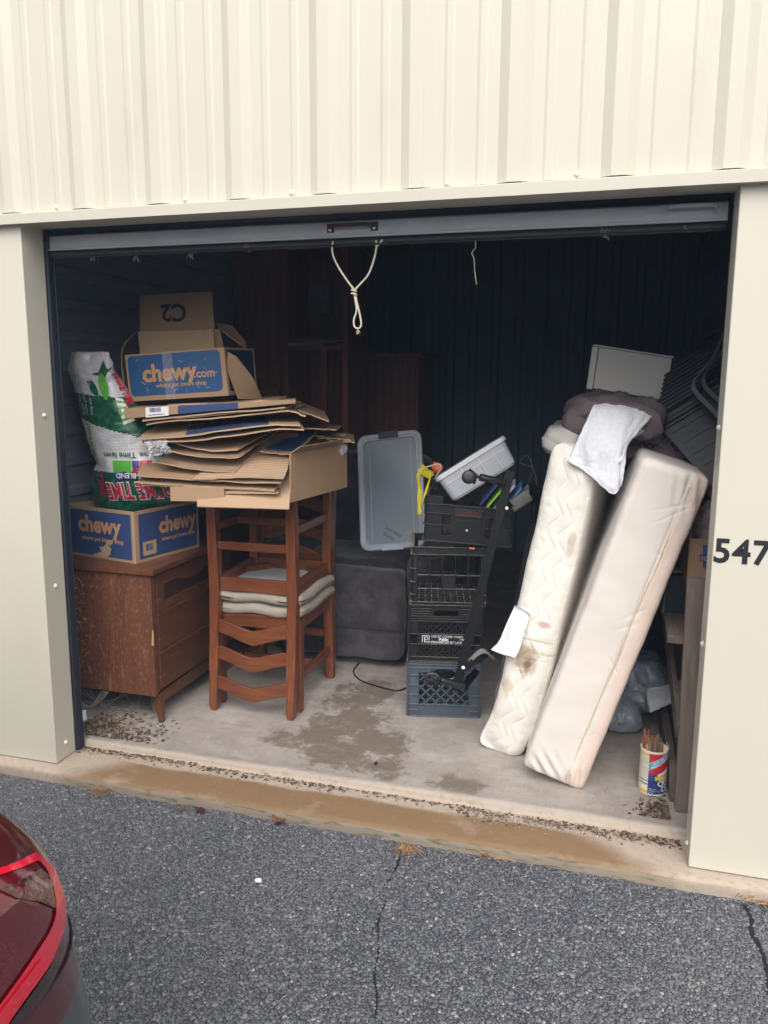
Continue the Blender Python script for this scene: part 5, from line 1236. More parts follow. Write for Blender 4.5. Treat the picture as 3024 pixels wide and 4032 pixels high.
mb = MB(); mb.rbox((.195,1.86,HM), .045, (84,14,380), None, mat_disp); obj('mattress_body', mb, TICK, mt, M=Mm, smooth=True)
mb = MB(); ax_ = [(x, -.935-.006, -HM/2+.545+.12*x) for x in np.linspace(-.09,.09,10)]; mb.tube(ax_, .0016, 5); obj('panel_seam', mb, simple('seam_thread', (.55,.48,.38), .9), mt, M=Mm)
mb = MB(); P = np.zeros((14, 18, 3))
for i in range(14):
    for j in range(18):
        u = i/13; v = j/17; p = Vector((-.105-.004*math.sin(v*20), -.86+.16*u, -HM/2+.06+.5*v)); P[i,j] = Mm @ (p + Vector((-.006-.006*noise.noise(Vector((u*5, v*9, 0))), 0, 0)))
mb.grid(P); obj('plastic_wrap', mb, FILM, mt)

HB = 1.285
BOXC = m_ticking('beige_box_spring_cloth', (.70,.645,.595), [(-.02,-.1,.004,.004,(.1,.08,.06),.0)], (.055, 0, (.70,.54,.45)))
def bs_disp(P, n_):
    P = P.copy(); fr = np.clip(-n_[:,1], 0, 1); zz = P[:,2]
    P += n_*(.005*nzv(P, 5, 4))[:,None]
    # crease next to the seam, gathered corners
    P[:,1] += fr*(.006*np.exp(-((P[:,0]-.056)/.006)**2))
    for zc, s_ in ((HB/2-.07, 1), (-HB/2+.05, -1)):
        g = np.exp(-((zz-zc)/.07)**2)*np.clip((P[:,0]+.02)/.1, 0, 1); P[:,1] += fr*g*.008*np.sin(P[:,0]*150+zz*40)
    g = np.exp(-((zz+HB/2-.03)/.06)**2)*np.exp(-((P[:,0]+.04)/.05)**2); P[:,1] += fr*g*.010*np.sin((P[:,0]+zz)*110)
    for zc, sl, wd in ((-.42,.9,.025), (-.12,-.9,.035), (.05,.9,.030), (.10,1.1,.03), (.33,-.7,.02), (.52,.6,.06), (.49,1.0,.05)):
        P[:,1] += fr*.0030*np.exp(-((zz-zc-sl*(P[:,0]-.056))/.005)**2)*np.exp(-((P[:,0]-.056)/wd)**2)
    b = np.clip(1-(zz+HB/2)/.10, 0, 1)**2; P[:,1] += fr*.014*b
    return P
Mb2 = Matrix.Translation((1.960,.350,.0)) @ Matrix.Rotation(R(0),4,'Z') @ Matrix.Rotation(R(17.0),4,'Y') @ Matrix.Translation((0,.93,HB/2+.052))
bs = thing('box_spring', 'beige cloth box spring leaning right beside the quilted mattress', 'box spring', (1.98,.4,.022))
mb = MB(); mb.rbox((.245,1.86,HB), .028, (44,14,280), None, bs_disp); obj('box_spring_body', mb, BOXC, bs, M=Mb2, smooth=True)
mb = MB(); pts = [(.056+.006*noise.noise(Vector((0,z*5,2)))+.020*(z/HB), -.9265-.003*noise.noise(Vector((z*30,0,0))), z) for z in np.linspace(-HB/2+.03, HB/2-.05, 90)]; mb.tube(pts, .0030, 6); obj('seam_piping', mb, simple('yellowed_piping', (.62,.50,.33), .9, .25, 50), bs, M=Mb2, smooth=True)

# white paper strip tucked under the mattress strap
PAPER = simple('white_paper_strip', (.78,.78,.82), .6, .05, 12, .15)
mb = MB(); P = interp_grid([[(1.791, 0.550, 0.679), (1.823, 0.530, 0.672), (1.857, 0.525, 0.654)], [(1.758, 0.540, 0.594), (1.795, 0.510, 0.588), (1.833, 0.510, 0.568)], [(1.735, 0.530, 0.531), (1.777, 0.500, 0.523), (1.819, 0.500, 0.510)], [(1.704, 0.520, 0.493), (1.755, 0.490, 0.490), (1.804, 0.500, 0.478)]], 16, 12)
for i in range(16):
    for j in range(12): P[i,j,1] += .006*noise.noise(Vector((i*.5, j*.4, 5)))
mb.grid(P, .0009); tag(obj('paper_strip', mb, PAPER, smooth=True), 'white paper strip hanging off the left edge of the quilted mattress', 'paper')

# ------------------------------------------------------------------ bedding, towel and boxes above
COMF = simple('taupe_comforter', (.12,.095,.10), .95, .3, 10, .5, .006, fine=60)
mb = MB(); Mq = Matrix.Translation(Vector((2.135, 1.050, 1.422))) @ Matrix.Rotation(R(10),4,'Y')
def fold(P, n_): P = P.copy(); w_ = nzv(P, 6, 1); P += n_*(.020*w_+.011*np.sin(P[:,2]*60+P[:,0]*16+5*w_)*(n_[:,1] < .2)+.006*nzv(P, 24, 2))[:,None]; P[:,2] += .022*np.sin(P[:,0]*11+1); return P
mb.rbox((.38,.80,.155), .065, (40,24,30), Mq, fold); tag(obj('comforter', mb, COMF, smooth=True), 'folded taupe comforter on top of the mattress under the white box', 'bedding')
mb = MB(); Mq = Matrix.Translation(Vector((1.941, 0.950, 1.325))) @ Matrix.Rotation(R(14),4,'Y')
mb.rbox((.16,.62,.13), .06, (20,24,14), Mq, lambda P, n_: P+n_*(.008*nzv(P, 9, 7)+.005*np.sin(P[:,0]*40+P[:,2]*110))[:,None]); tag(obj('rolled_pad', mb, simple('grey_white_pad', (.42,.40,.38), .85, .2, 12, .4), smooth=True), 'rolled grey-white mattress pad on the mattress top corner', 'bedding')
mb = MB(); Mq = Matrix.Translation(Vector((2.016, 1.150, 1.355))); mb.rbox((.20,.5,.10), .045, (14,16,8), Mq, lambda P, n_: P+n_*(.015*nzv(P, 9, 5))[:,None]); tag(obj('dark_blanket', mb, simple('plum_blanket', (.075,.055,.07), .95, .3, 14, .5), smooth=True), 'dark plum blanket tucked behind the rolled pad', 'bedding')
def m_terry():
    t = NT('white_terry'); n = t.noise(330, detail=3, rough=.7); n2 = t.noise(70, detail=3)
    c = t.mix(n, (.66,.67,.73), (.84,.85,.90)); c = t.mix(t.math('MULTIPLY', t.smooth(n2, .4, .65), .25), c, (.60,.61,.68)); return t.set(c, .95, t.math('ADD', n, t.math('MULTIPLY', n2, 1.6)), .6, .004, Sheen__Weight=.2)
TERRY = m_terry()
C = [[(2.069, 0.700, 1.492), (2.139, 0.720, 1.492), (2.213, 0.740, 1.486), (2.276, 0.760, 1.479)], [(2.050, 0.600, 1.464), (2.131, 0.600, 1.464), (2.212, 0.640, 1.457), (2.282, 0.700, 1.452)],
     [(2.022, 0.550, 1.387), (2.104, 0.530, 1.387), (2.183, 0.550, 1.394), (2.236, 0.600, 1.398)], [(1.998, 0.530, 1.332), (2.078, 0.500, 1.319), (2.154, 0.500, 1.316), (2.187, 0.545, 1.336)], [(1.982, 0.515, 1.292), (2.064, 0.495, 1.260), (2.146, 0.482, 1.223), (2.182, 0.505, 1.257)], [(1.973, 0.510, 1.273), (2.056, 0.490, 1.226), (2.143, 0.478, 1.159), (2.172, 0.490, 1.192)]]
P = interp_grid(C, 46, 40)
for i in range(46):
    for j in range(40):
        P[i,j,1] += .016*noise.noise(Vector((j*.16, i*.07, 3))) + .006*noise.noise(Vector((j*.5, i*.3, 8)))
        P[i,j,2] += .004*noise.noise(Vector((j*.4, i*.4, 1)))
tw = thing('towel', 'white terry towel draped between the mattress and the box spring', 'towel', Vector((2.104, 0.500, 1.202)))
mb = MB(); mb.grid(P, .006); obj('towel_cloth', mb, TERRY, tw, smooth=True)
mb = MB(); Q = P[:, 33:37].copy(); Q[:,:,1] -= .005; mb.grid(Q[8:], .003); obj('woven_band', mb, simple('towel_band', (.74,.75,.80), .7, .05, 60), tw, smooth=True)
mb = MB(); mb.hexa([(2.151, 0.480, 1.284), (2.168, 0.480, 1.301), (2.170, 0.483, 1.301), (2.153, 0.483, 1.284), (2.157, 0.479, 1.272), (2.175, 0.479, 1.293), (2.177, 0.482, 1.293), (2.158, 0.482, 1.272)]); obj('care_tag', mb, PAPER, tw)
# second fold of the towel running back under the black bin
mb = MB(); P = interp_grid([[(2.202, 0.800, 1.478), (2.300, 0.820, 1.485)], [(2.250, 0.700, 1.423), (2.296, 0.740, 1.427)], [(2.184, 0.620, 1.337), (2.264, 0.680, 1.394)]], 16, 14); mb.grid(P, .005); obj('back_fold', mb, TERRY, tw, smooth=True)

WBOX = simple('white_enamelled_board', (.50,.49,.47), .55, .06, 5, .1)
o0, ox, oz = Vector((2.016, 1.080, 1.536)), Vector((2.343, 1.080, 1.484)), Vector((2.034, 1.080, 1.729))
xd = (ox-o0); zd = oz-o0; yd = Vector((.10,1,.0))
wb = thing('white_box', 'plain white box tilted on the comforter high at the right', 'box', o0)
def hx(x0, x1, y0, y1, z0, z1):
    f = lambda a, b, c_: o0+xd*a+yd*b+zd*c_
    return [f(x0,y0,z0), f(x1,y0,z0), f(x1,y1,z0), f(x0,y1,z0), f(x0,y0,z1), f(x1,y0,z1), f(x1,y1,z1), f(x0,y1,z1)]
mb = MB(); mb.hexa(hx(.07, 1, 0, .5, .03, .955)); obj('body', mb, WBOX, wb, bevel=.004)
mb = MB(); mb.hexa(hx(-.012, .069, -.012, .49, .0, .955)); obj('end_lip', mb, WBOX, wb, bevel=.004)
mb = MB(); mb.hexa(hx(-.01, 1.02, -.008, .51, .957, 1.0)); obj('lid', mb, WBOX, wb, bevel=.004)

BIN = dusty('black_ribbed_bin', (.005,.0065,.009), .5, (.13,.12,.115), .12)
b0, b1, b3 = Vector((2.276, 0.780, 1.405)), Vector((2.516, 0.800, 1.565)), Vector((2.517, 0.620, 1.138)); a0 = Vector((2.327, 1.120, 1.625))
u_, v_, w_d = b1-b0, b3-b0, a0-b0
bn = thing('storage_bin', 'black ribbed storage bin tipped over behind the right jamb', 'bin', b0)
bq = lambda a, b, c_: b0+u_*a+v_*b+w_d*c_
def bh(a0_, a1_, b0_, b1_, c0_, c1_): return [bq(a0_,b0_,c0_), bq(a1_,b0_,c0_), bq(a1_,b1_,c0_), bq(a0_,b1_,c0_), bq(a0_,b0_,c1_), bq(a1_,b0_,c1_), bq(a1_,b1_,c1_), bq(a0_,b1_,c1_)]
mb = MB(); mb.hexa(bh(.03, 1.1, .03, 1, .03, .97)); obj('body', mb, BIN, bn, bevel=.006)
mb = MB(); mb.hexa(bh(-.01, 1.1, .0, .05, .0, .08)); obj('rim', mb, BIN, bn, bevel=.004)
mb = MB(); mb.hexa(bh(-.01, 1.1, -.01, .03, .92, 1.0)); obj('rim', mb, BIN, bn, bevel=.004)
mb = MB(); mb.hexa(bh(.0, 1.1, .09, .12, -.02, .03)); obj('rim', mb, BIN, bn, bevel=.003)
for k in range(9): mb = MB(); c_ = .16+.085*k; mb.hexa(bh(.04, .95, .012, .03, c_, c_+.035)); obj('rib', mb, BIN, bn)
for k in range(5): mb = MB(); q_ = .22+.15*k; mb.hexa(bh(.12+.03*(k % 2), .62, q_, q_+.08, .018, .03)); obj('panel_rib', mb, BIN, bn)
RIMC = simple('smoky_clear_plastic', (.22,.24,.26), .3, .15, 10)
for k, (dx, dy, dY) in enumerate(((0,0,0), (24,-14,.05))):
    mb = MB(); pts = [ ((2.514, 0.740, 1.760), (2.477, 0.720, 1.659), (2.428, 0.700, 1.594), (2.410, 0.690, 1.560), (2.423, 0.680, 1.525), (2.474, 0.660, 1.471), (2.527, 0.640, 1.414)), ((2.550, 0.800, 1.770), (2.509, 0.780, 1.672), (2.464, 0.760, 1.616), (2.449, 0.750, 1.581), (2.464, 0.740, 1.542), (2.511, 0.720, 1.494), (2.565, 0.700, 1.435)) ][k]
    C_ = bez(pts, 6); P = np.array([[p+Vector((.0,0,0)), p+Vector((.010,.004,.006)), p+Vector((.014,.03,.010)), p+Vector((.018,.10,.012))] for p in C_]); mb.grid(P, .003)
    tag(obj('plastic_tray', mb, RIMC, smooth=True), ('smoky clear tray edge curving in front of the black bin', 'second smoky tray edge behind the first, close to the jamb')[k], 'tray', 'clear trays beside the black bin')

PURP = simple('plum_basket_plastic', (.075,.03,.065), .5, .2, 12)
c00, c10, c01 = Vector((2.190, 0.780, 1.269)), Vector((2.409, 0.800, 1.252)), Vector((2.202, 0.820, 1.384))
Mk = frame(c00, c10-c00, c01-c00); Wk, Hk = (c10-c00).length, (c01-c00).length+.02
if (Mk.to_3x3() @ Vector((0,0,1))).y > 0: pass
Mk2 = Mk @ Matrix.Rotation(R(-90), 4, 'X') if False else Mk
lk = thing('laundry_basket', 'plum plastic basket with diamond lattice behind the towel', 'basket', c00)
kk = lambda x, z, y=0: Mk @ Vector((x, z, -y))
mb = MB(); mb.hexa([kk(0,0), kk(Wk,0), kk(Wk,0,.25), kk(0,0,.25), kk(-.005,.045), kk(Wk+.005,.045), kk(Wk+.005,.045,.26), kk(-.005,.045,.26)]); obj('base_band', mb, PURP, lk)
mb = MB(); mb.hexa([kk(-.01,Hk-.02), kk(Wk+.01,Hk-.02), kk(Wk+.01,Hk-.02,.27), kk(-.01,Hk-.02,.27), kk(-.012,Hk), kk(Wk+.012,Hk), kk(Wk+.012,Hk,.27), kk(-.012,Hk,.27)]); obj('rim', mb, PURP, lk)
mb = MB(); lattice(mb, .0, Wk, .045, Hk-.02, 0, frame(c00, c10-c00, (c10-c00).cross(c01-c00)*-1) if ((c10-c00).cross(c01-c00)).y < 0 else frame(c00, c10-c00, (c10-c00).cross(c01-c00)), .028, .0045, .004); o = obj('lattice', mb, PURP, lk); o['kind'] = 'stuff'
mb = MB(); mb.rbox((Wk*.9,.18,Hk*.9), .03, (10,6,6), Matrix.Translation(kk(Wk/2,Hk/2,.0)+Vector((0,.12,.0))), lambda P, n_: P+n_*(.014*nzv(P, 14, 3))[:,None]); tag(obj('laundry', mb, simple('pale_laundry', (.34,.32,.33), .9, .2, 15), smooth=True), 'pale laundry showing through the plum basket lattice', 'laundry')

# ------------------------------------------------------------------ shelf stack by the right jamb
ROUGH = wood('rough_weathered_board', (.13,.098,.078), (.29,.23,.19), 'Z', 7, .85, (.28,.22,.17))
ROUGHY = wood('rough_weathered_plank', (.085,.062,.05), (.19,.145,.115), 'Y', 7, .85, (.26,.20,.16))
sh = thing('wooden_rack', 'rough weathered wooden rack upright just inside the right jamb', 'rack', (2.5,.5,.022))
mb = MB(); mb.hexa([(2.422,.305,.0245),(2.56,.300,.0245),(2.56,.340,.0245),(2.422,.345,.0245),(2.410,.322,.892),(2.56,.318,.892),(2.56,.358,.892),(2.410,.362,.892)]); obj('upright', mb, ROUGH, sh, bevel=.003)
mb = MB(); mb.box(2.435, 2.62, 1.20, 1.24, .0245, .80); obj('upright', mb, ROUGH, sh, bevel=.003)
mb = MB(); mb.box(2.36, 2.78, .3632, 1.19, .640, .670); obj('rack_shelf', mb, ROUGHY, sh, bevel=.003)
mb = MB(); mb.beam((2.425,.375,.30), (2.385,1.0,.63), .02, .07); obj('brace', mb, ROUGHY, sh, bevel=.002)
mb = MB(); mb.hexa([(2.405,.372,.0245),(2.432,.372,.0245),(2.432,1.55,.0245),(2.405,1.55,.0245),(2.402,.372,.150),(2.430,.372,.150),(2.430,1.55,.155),(2.402,1.55,.155)]); obj('base_plank', mb, ROUGHY, sh, bevel=.003)
DKB = simple('dark_teal_carton', (.022,.03,.036), .6, .3, 12)
db = thing('dark_box', 'battered dark carton below the brown carton by the right jamb', 'box', (2.5,.8,.67))
mb = MB(); mb.box(2.368, 2.78, .66, 1.05, .6705, .822); obj('carton', mb, DKB, db, bevel=.003)
mb = MB(); mb.grid(np.array([[(2.3668, .67+.02*t, z) , (2.362-.006*math.sin(z*40), .655+.02*t, z)] for t, z in ((0,.668),(.3,.71),(.5,.76),(1,.825))]), .003); obj('torn_edge', mb, simple('grey_torn_board', (.24,.22,.20), .9), db)
kb = thing('cardboard_box', 'small brown carton with blue shield print beside the right jamb', 'box', (2.55,.6,.83))
mb = MB(); mb.box(2.432, 2.80, .50, .66, .824, .830); mb.box(2.424, 2.430, .49, .90, .824, 1.025); mb.box(2.430, 2.80, .49, .496, .824, 1.005); mb.box(2.430, 2.79, .895, .90, .824, 1.005); obj('carton', mb, CARD, kb, bevel=.001)
mb = MB(); mb.prism([(2.470,.985),(2.53,.985),(2.53,.90),(2.50,.875),(2.476,.905)], lambda a, b: (a, .4888, b), lambda a, b: (a, .4895, b)); obj('shield_print', mb, BLUE2, kb)
mb = MB(); mb.box(2.462, 2.56, .4880, .4886, .922, .948); obj('print_band', mb, BLUE2, kb)
letters('lettering', 'SCIENCE', lambda a, b: (2.466+a, .4874, .926+b), CARD2, kb, .022, .0006)
CLOTH = simple('dusty_pink_cloth', (.42,.33,.31), .95, .15, 12, .4)
mb = MB(); mb.rbox((.24,.28,.17), .07, (22,22,18), Matrix.Translation((2.575,.68,1.035)), lambda P, n_: P+n_*(.020*nzv(P, 8, 4)+.014*np.sin(P[:,2]*55+5*nzv(P, 9, 2)))[:,None]); tag(obj('pink_cloth', mb, CLOTH, smooth=True), 'crumpled dusty pink cloth stuffed into the small brown carton', 'cloth')
mb = MB(); mb.rbox((.16,.22,.12), .05, (14,14,12), Matrix.Translation((2.585,.80,1.155)), lambda P, n_: P+n_*(.020*nzv(P, 9, 8)+.010*np.sin(P[:,0]*70+P[:,2]*40))[:,None]); tag(obj('mauve_cloth', mb, simple('mauve_cloth', (.22,.15,.18), .95, .2, 12, .4), smooth=True), 'mauve cloth on top of the pink cloth by the jamb', 'cloth')
mb = MB(); mb.lathe([(.015,0),(.034,0),(.034,.006),(.015,.006)], (2.404,.735,.8235), 22); tag(obj('tape_roll', mb, CARD2), 'small roll of tape on the dark carton', 'tape')

def m_bag():
    t = NT('smoky_plastic_bag'); n = t.noise(14, detail=5, dist=1.2); c = t.mix(n, (.16,.19,.24), (.40,.44,.50)); return t.set(c, .25, n, .6, .01)
BAGM = m_bag()
def crump(P, n_):
    P = P.copy(); w_ = np.array([noise.ridged_multi_fractal(Vector((p[0]*9, p[1]*9, p[2]*9)), 1, 2, 4, 1, 2) for p in P]); return P + n_*(.030*(w_-.9))[:,None]
pb = thing('plastic_bag', 'crumpled smoky plastic bag on the floor behind the oats canister', 'bag', (2.33,1.05,.022))
mb = MB(); mb.rbox((.17,.26,.15), .06, (22,24,20), Matrix.Translation((2.235,1.02,.105)) @ Matrix.Rotation(.3,4,'Y'), crump); obj('lower_lobe', mb, BAGM, pb, smooth=True)
mb = MB(); mb.rbox((.20,.26,.22), .07, (24,24,26), Matrix.Translation((2.335,1.10,.215)) @ Matrix.Rotation(-.35,4,'Y'), crump); obj('bag_body', mb, BAGM, pb, smooth=True)
mb = MB(); P = interp_grid([[(2.331, 0.900, 0.249), (2.415, 0.900, 0.280), (2.467, 0.880, 0.315)], [(2.338, 0.860, 0.206), (2.415, 0.860, 0.243), (2.471, 0.850, 0.285)], [(2.349, 0.850, 0.166), (2.415, 0.840, 0.210), (2.465, 0.840, 0.243)]], 16, 16); mb.grid(P + RNG.normal(0,.0016,P.shape), .001); obj('loose_flap', mb, simple('pale_bag_plastic', (.50,.53,.60), .25, .15, 18, .4), pb, smooth=True)

# ------------------------------------------------------------------ oats canister holding wood strips
CX, CY, CR_, CZ0, CZ1 = 2.348, .446, .0505, .0225, .199
def arc(mb, a0, a1, z0f, z1f, r, n=40, mi=0):
    P = np.array([[(CX+r*math.cos(R(a)), CY+r*math.sin(R(a)), CZ0+(CZ1-CZ0)*(zf(a) if callable(zf) else zf)) for zf in (z0f, (lambda q, A=z0f, B=z1f: ((A(q) if callable(A) else A)+(B(q) if callable(B) else B))/2), z1f)] for a in np.linspace(a0, a1, n)])
    mb.grid(P); return mb
CREAMP = simple('cream_canister_paper', (.68,.64,.52), .5, .06, 30); CANB = simple('canister_blue', (.022,.045,.19), .4, .08, 30); CANR = simple('canister_red', (.50,.018,.03), .4, .08, 30)
CANC = simple('canister_cyan', (.08,.36,.60), .4, .06, 30); CANY = simple('canister_yellow', (.70,.48,.05), .4, .06, 30)
cn = thing('oats_canister', 'round cardboard oats canister standing by the rack, full of wood strips', 'canister', (CX,CY,CZ0))
mb = MB(); mb.lathe([(0,.004),(CR_-.002,.004),(CR_,.0),(CR_+.001,.003),(CR_,.006),(CR_,CZ1-CZ0-.006),(CR_+.001,CZ1-CZ0-.003),(CR_,CZ1-CZ0),(CR_-.003,CZ1-CZ0),(CR_-.003,.008),(0,.008)], (CX,CY,CZ0), 48, caps=False); obj('can', mb, CREAMP, cn, smooth=True)
lr = CR_+.0006
mb = MB(); arc(mb, 248, 410, .045, .50, lr); fb = obj('blue_field', mb, CANB, cn, smooth=True)
mb = MB(); arc(mb, 248, 410, .50, .955, lr); fr_ = obj('red_field', mb, CANR, cn, smooth=True)
rb = lambda d: (lambda a: .58+d+(a-248)*.0030)
mb = MB(); arc(mb, 248, 370, rb(-.005), rb(.155), lr+.0003); obj('ribbon_edge', mb, WPRINT, cn, smooth=True)
mb = MB(); arc(mb, 248, 370, rb(.005), rb(.145), lr+.0006); obj('cyan_ribbon', mb, CANC, cn, smooth=True)
mb = MB(); arc(mb, 276, 380, lambda a: .36+.0006*(a-276), lambda a: .455+.0006*(a-276), lr+.0006); obj('yellow_ribbon_print', mb, CANY, cn, smooth=True)
mb = MB(); arc(mb, 286, 345, lambda a: .46+.0009*(a-286), lambda a: .50+.0025*(a-286), lr+.0004); obj('pale_patch', mb, WPRINT, cn, smooth=True)
mb = MB(); arc(mb, 170, 247, .045, .115, lr+.0003); obj('yellow_band', mb, CANY, cn, smooth=True)
mb = MB(); arc(mb, 170, 247, .90, .935, lr+.0003); obj('yellow_band', mb, CANY, cn, smooth=True)
for zz in (.24, .315): mb = MB(); arc(mb, 200, 247, zz, zz+.022, lr+.0003); obj('blue_rule', mb, CANB, cn, smooth=True)
def ctxt(name, body, a, zf, size, mat, bold=0.0, off=.0012, slope=0.0, al='LEFT'):
    return letters(name, body, lambda x, y: (CX+(lr+off)*math.cos(R(a)+x/lr), CY+(lr+off)*math.sin(R(a)+x/lr), CZ0+(CZ1-CZ0)*zf+y+x*slope), mat, cn, size, bold, al)
ctxt('lettering', 'QUAKER', 287, .235, .030, WPRINT, .0012); ctxt('lettering', 'OATS', 305, .10, .030, WPRINT, .0012); ctxt('lettering', 'QUICK', 298, .355-.02, .019, WPRINT, .0006)
ctxt('lettering', "ONE OF NATURE'S", 262, .70, .0115, WPRINT, .0003, .0016, .60); ctxt('lettering', 'MOST PERFECT FOODS', 260, .625, .0115, WPRINT, .0003, .0016, .60)
ctxt('small_print', 'NET WT\n18 OZ (1 LB 2 OZ)\n510 g', 253, .150, .0075, WPRINT, 0)
for k in range(9): ctxt('small_print', 'nutrition facts per serving', 206, .80-.045*k if k < 3 else .74-.045*k, .0052, simple('faint_ink_%d' % k, (.25,.24,.24), .6) if k == 0 else bpy.data.materials['faint_ink_0'], 0)
STK = [wood('strip_red_%d' % k, *c_, 'Z', 14, .8) for k, c_ in enumerate((((.20,.07,.04),(.36,.15,.09)), ((.13,.09,.07),(.24,.18,.14)), ((.36,.22,.12),(.50,.33,.2))))]
rs = random.Random(4)
lab_s = ('tallest reddish wood strip in the oats canister',)
for k in range(19):
    a = rs.uniform(0, 6.28); r = CR_*.72*math.sqrt(rs.random()); x, y = CX+r*math.cos(a), CY+r*math.sin(a); tx = (x-CX)*.25-.012+rs.uniform(-.005,.005); ty = (y-CY)*.5+rs.uniform(-.006,.006)
    top = rs.uniform(.215, .245) if k else .262
    if k == 0: x, y, tx, ty = CX-.018, CY+.0, -.022, .0
    mb = MB(); w2 = rs.uniform(.005,.010); an = rs.uniform(-.6,.6); ca, sa = math.cos(an)*w2, math.sin(an)*w2; P = []
    for z, f, q in ((.0325, 0, 1), (top, 1, .55)):
        cx_, cy_ = x-tx*(1-f)*.0+tx*f, y+ty*f; P += [(cx_-ca*q, cy_-sa*q-.0012, z), (cx_+ca*q, cy_+sa*q-.0012, z+(.008 if f else 0)), (cx_+ca*q, cy_+sa*q+.0012, z+(.008 if f else 0)), (cx_-ca*q, cy_-sa*q+.0012, z)]
    mb.hexa(P); tag(obj('wood_strip', mb, STK[0 if k == 0 else (0,0,1,0,2)[k % 5]]), lab_s[0] if k == 0 else ('short reddish wood strip among those in the oats canister', 'short reddish wood strip among those in the oats canister', 'grey weathered wood strip in the oats canister', 'short reddish wood strip among those in the oats canister', 'pale tan wood strip in the oats canister')[k % 5], 'wood strip', 'wood strips in the oats canister')

# ------------------------------------------------------------------ rope, wires and cobwebs hanging from the door bar
ROPE = simple('cream_rope', (.58,.53,.43), .85, .15, 90, .6, .002)
rp = thing('rope_loop', 'cream rope knotted into a loop hanging from the door bar', 'rope', Vector((1.254, 0.140, 1.745)))
L_ = bez([(1.168, 0.140, 2.043), (1.165, 0.140, 2.015), (1.173, 0.140, 1.984), (1.195, 0.140, 1.945), (1.224, 0.140, 1.905), (1.244, 0.140, 1.881)], 7)
mb = MB(); mb.tube(L_, .0036, 8); obj('left_strand', mb, ROPE, rp, smooth=True)
mb = MB(); mb.tube(bez([(1.324, 0.140, 2.040), (1.325, 0.140, 2.017), (1.317, 0.140, 1.979), (1.298, 0.140, 1.931), (1.271, 0.140, 1.901), (1.247, 0.140, 1.878)], 7), .0036, 8); obj('right_strand', mb, ROPE, rp, smooth=True)
mb = MB(); mb.tube(bez([(1.347, 0.140, 2.042), (1.334, 0.140, 2.027), (1.324, 0.138, 2.017)], 5), .0034, 8); obj('strand_end', mb, ROPE, rp, smooth=True)
c_ = Vector((1.245, 0.140, 1.875)); mb = MB()
mb.tube([c_+Vector((.0085*math.cos(a), .007*math.sin(a), .010-.0022*a/1.2)) for a in np.linspace(0, 6.28*2.2, 44)], .0034, 7); obj('knot', mb, ROPE, rp, smooth=True)
mb = MB(); mb.tube(bez([(1.244, 0.140, 1.869), (1.251, 0.140, 1.834), (1.254, 0.140, 1.808), (1.244, 0.140, 1.776), (1.247, 0.140, 1.754), (1.261, 0.140, 1.748), (1.271, 0.140, 1.760), (1.266, 0.140, 1.795), (1.256, 0.140, 1.834), (1.249, 0.140, 1.867)], 7), .0034, 8); obj('loop', mb, ROPE, rp, smooth=True)
mb = MB()
for k in range(7): mb.tube(bez([(1.259, 0.140, 1.746), Vector((1.259, 0.140, 1.737))+Vector((random.uniform(-.006,.006),0,0)), Vector((1.259, 0.140, 1.729))+Vector((random.uniform(-.011,.011),.002,0))], 3), .0007, 4)
o = obj('frayed_end', mb, ROPE, rp); o['kind'] = 'stuff'
mb = MB(); mb.tube(bez([(1.664, 0.140, 2.026), (1.666, 0.140, 2.004), (1.654, 0.140, 1.986), (1.662, 0.140, 1.968), (1.665, 0.140, 1.931), (1.672, 0.140, 1.887)], 5), .0013, 5); tag(obj('wire_strand', mb, simple('tan_wire', (.45,.38,.28), .6)), 'thin bent wire hanging from the door bar right of the rope', 'wire')
WEB = simple('dusty_cobweb', (.17,.15,.13), .95, .3, 40)
def web_tuft(p, n, ln, name_lab, seed=0, r=.0009):
    rr = random.Random(seed); mb = MB(); p = Vector(p)
    for k in range(n):
        q = p+Vector((rr.uniform(-.012,.012), rr.uniform(-.006,.006), 0)); l = ln*rr.uniform(.4, 1.1)
        mb.tube(bez([q, q+Vector((rr.uniform(-.01,.01), rr.uniform(-.005,.005), -l*.4)), q+Vector((rr.uniform(-.014,.014), rr.uniform(-.005,.005), -l))], 3), r*rr.uniform(.6, 1.6), 4)
    o = obj('cobweb', mb, WEB); tag(o, name_lab, 'cobweb', 'cobwebs under the door bar')
    return o
for k, (x, y, n, ln, lb_) in enumerate(((200,548,9,.03,'leftmost dusty cobweb tuft under the door bar'), (300,550,5,.04,'cobweb curl second from the left under the door bar'), (410,542,7,.05,'dangling cobweb third from the left under the door bar'), (537,532,14,.03,'thick cobweb clump left of the rope under the door bar'), (1308,497,8,.04,'cobweb tuft right of the bent wire under the door bar'), (1480,482,12,.03,'cobweb clump nearest the right jamb under the door bar'))):
    web_tuft({0:(0.199, 0.145, 2.041),1:(0.400, 0.145, 2.042),2:(0.612, 0.145, 2.046),3:(0.847, 0.145, 2.050),4:(2.077, 0.145, 2.050),5:(2.312, 0.145, 2.056)}[k], n, ln, lb_, k, .0014)
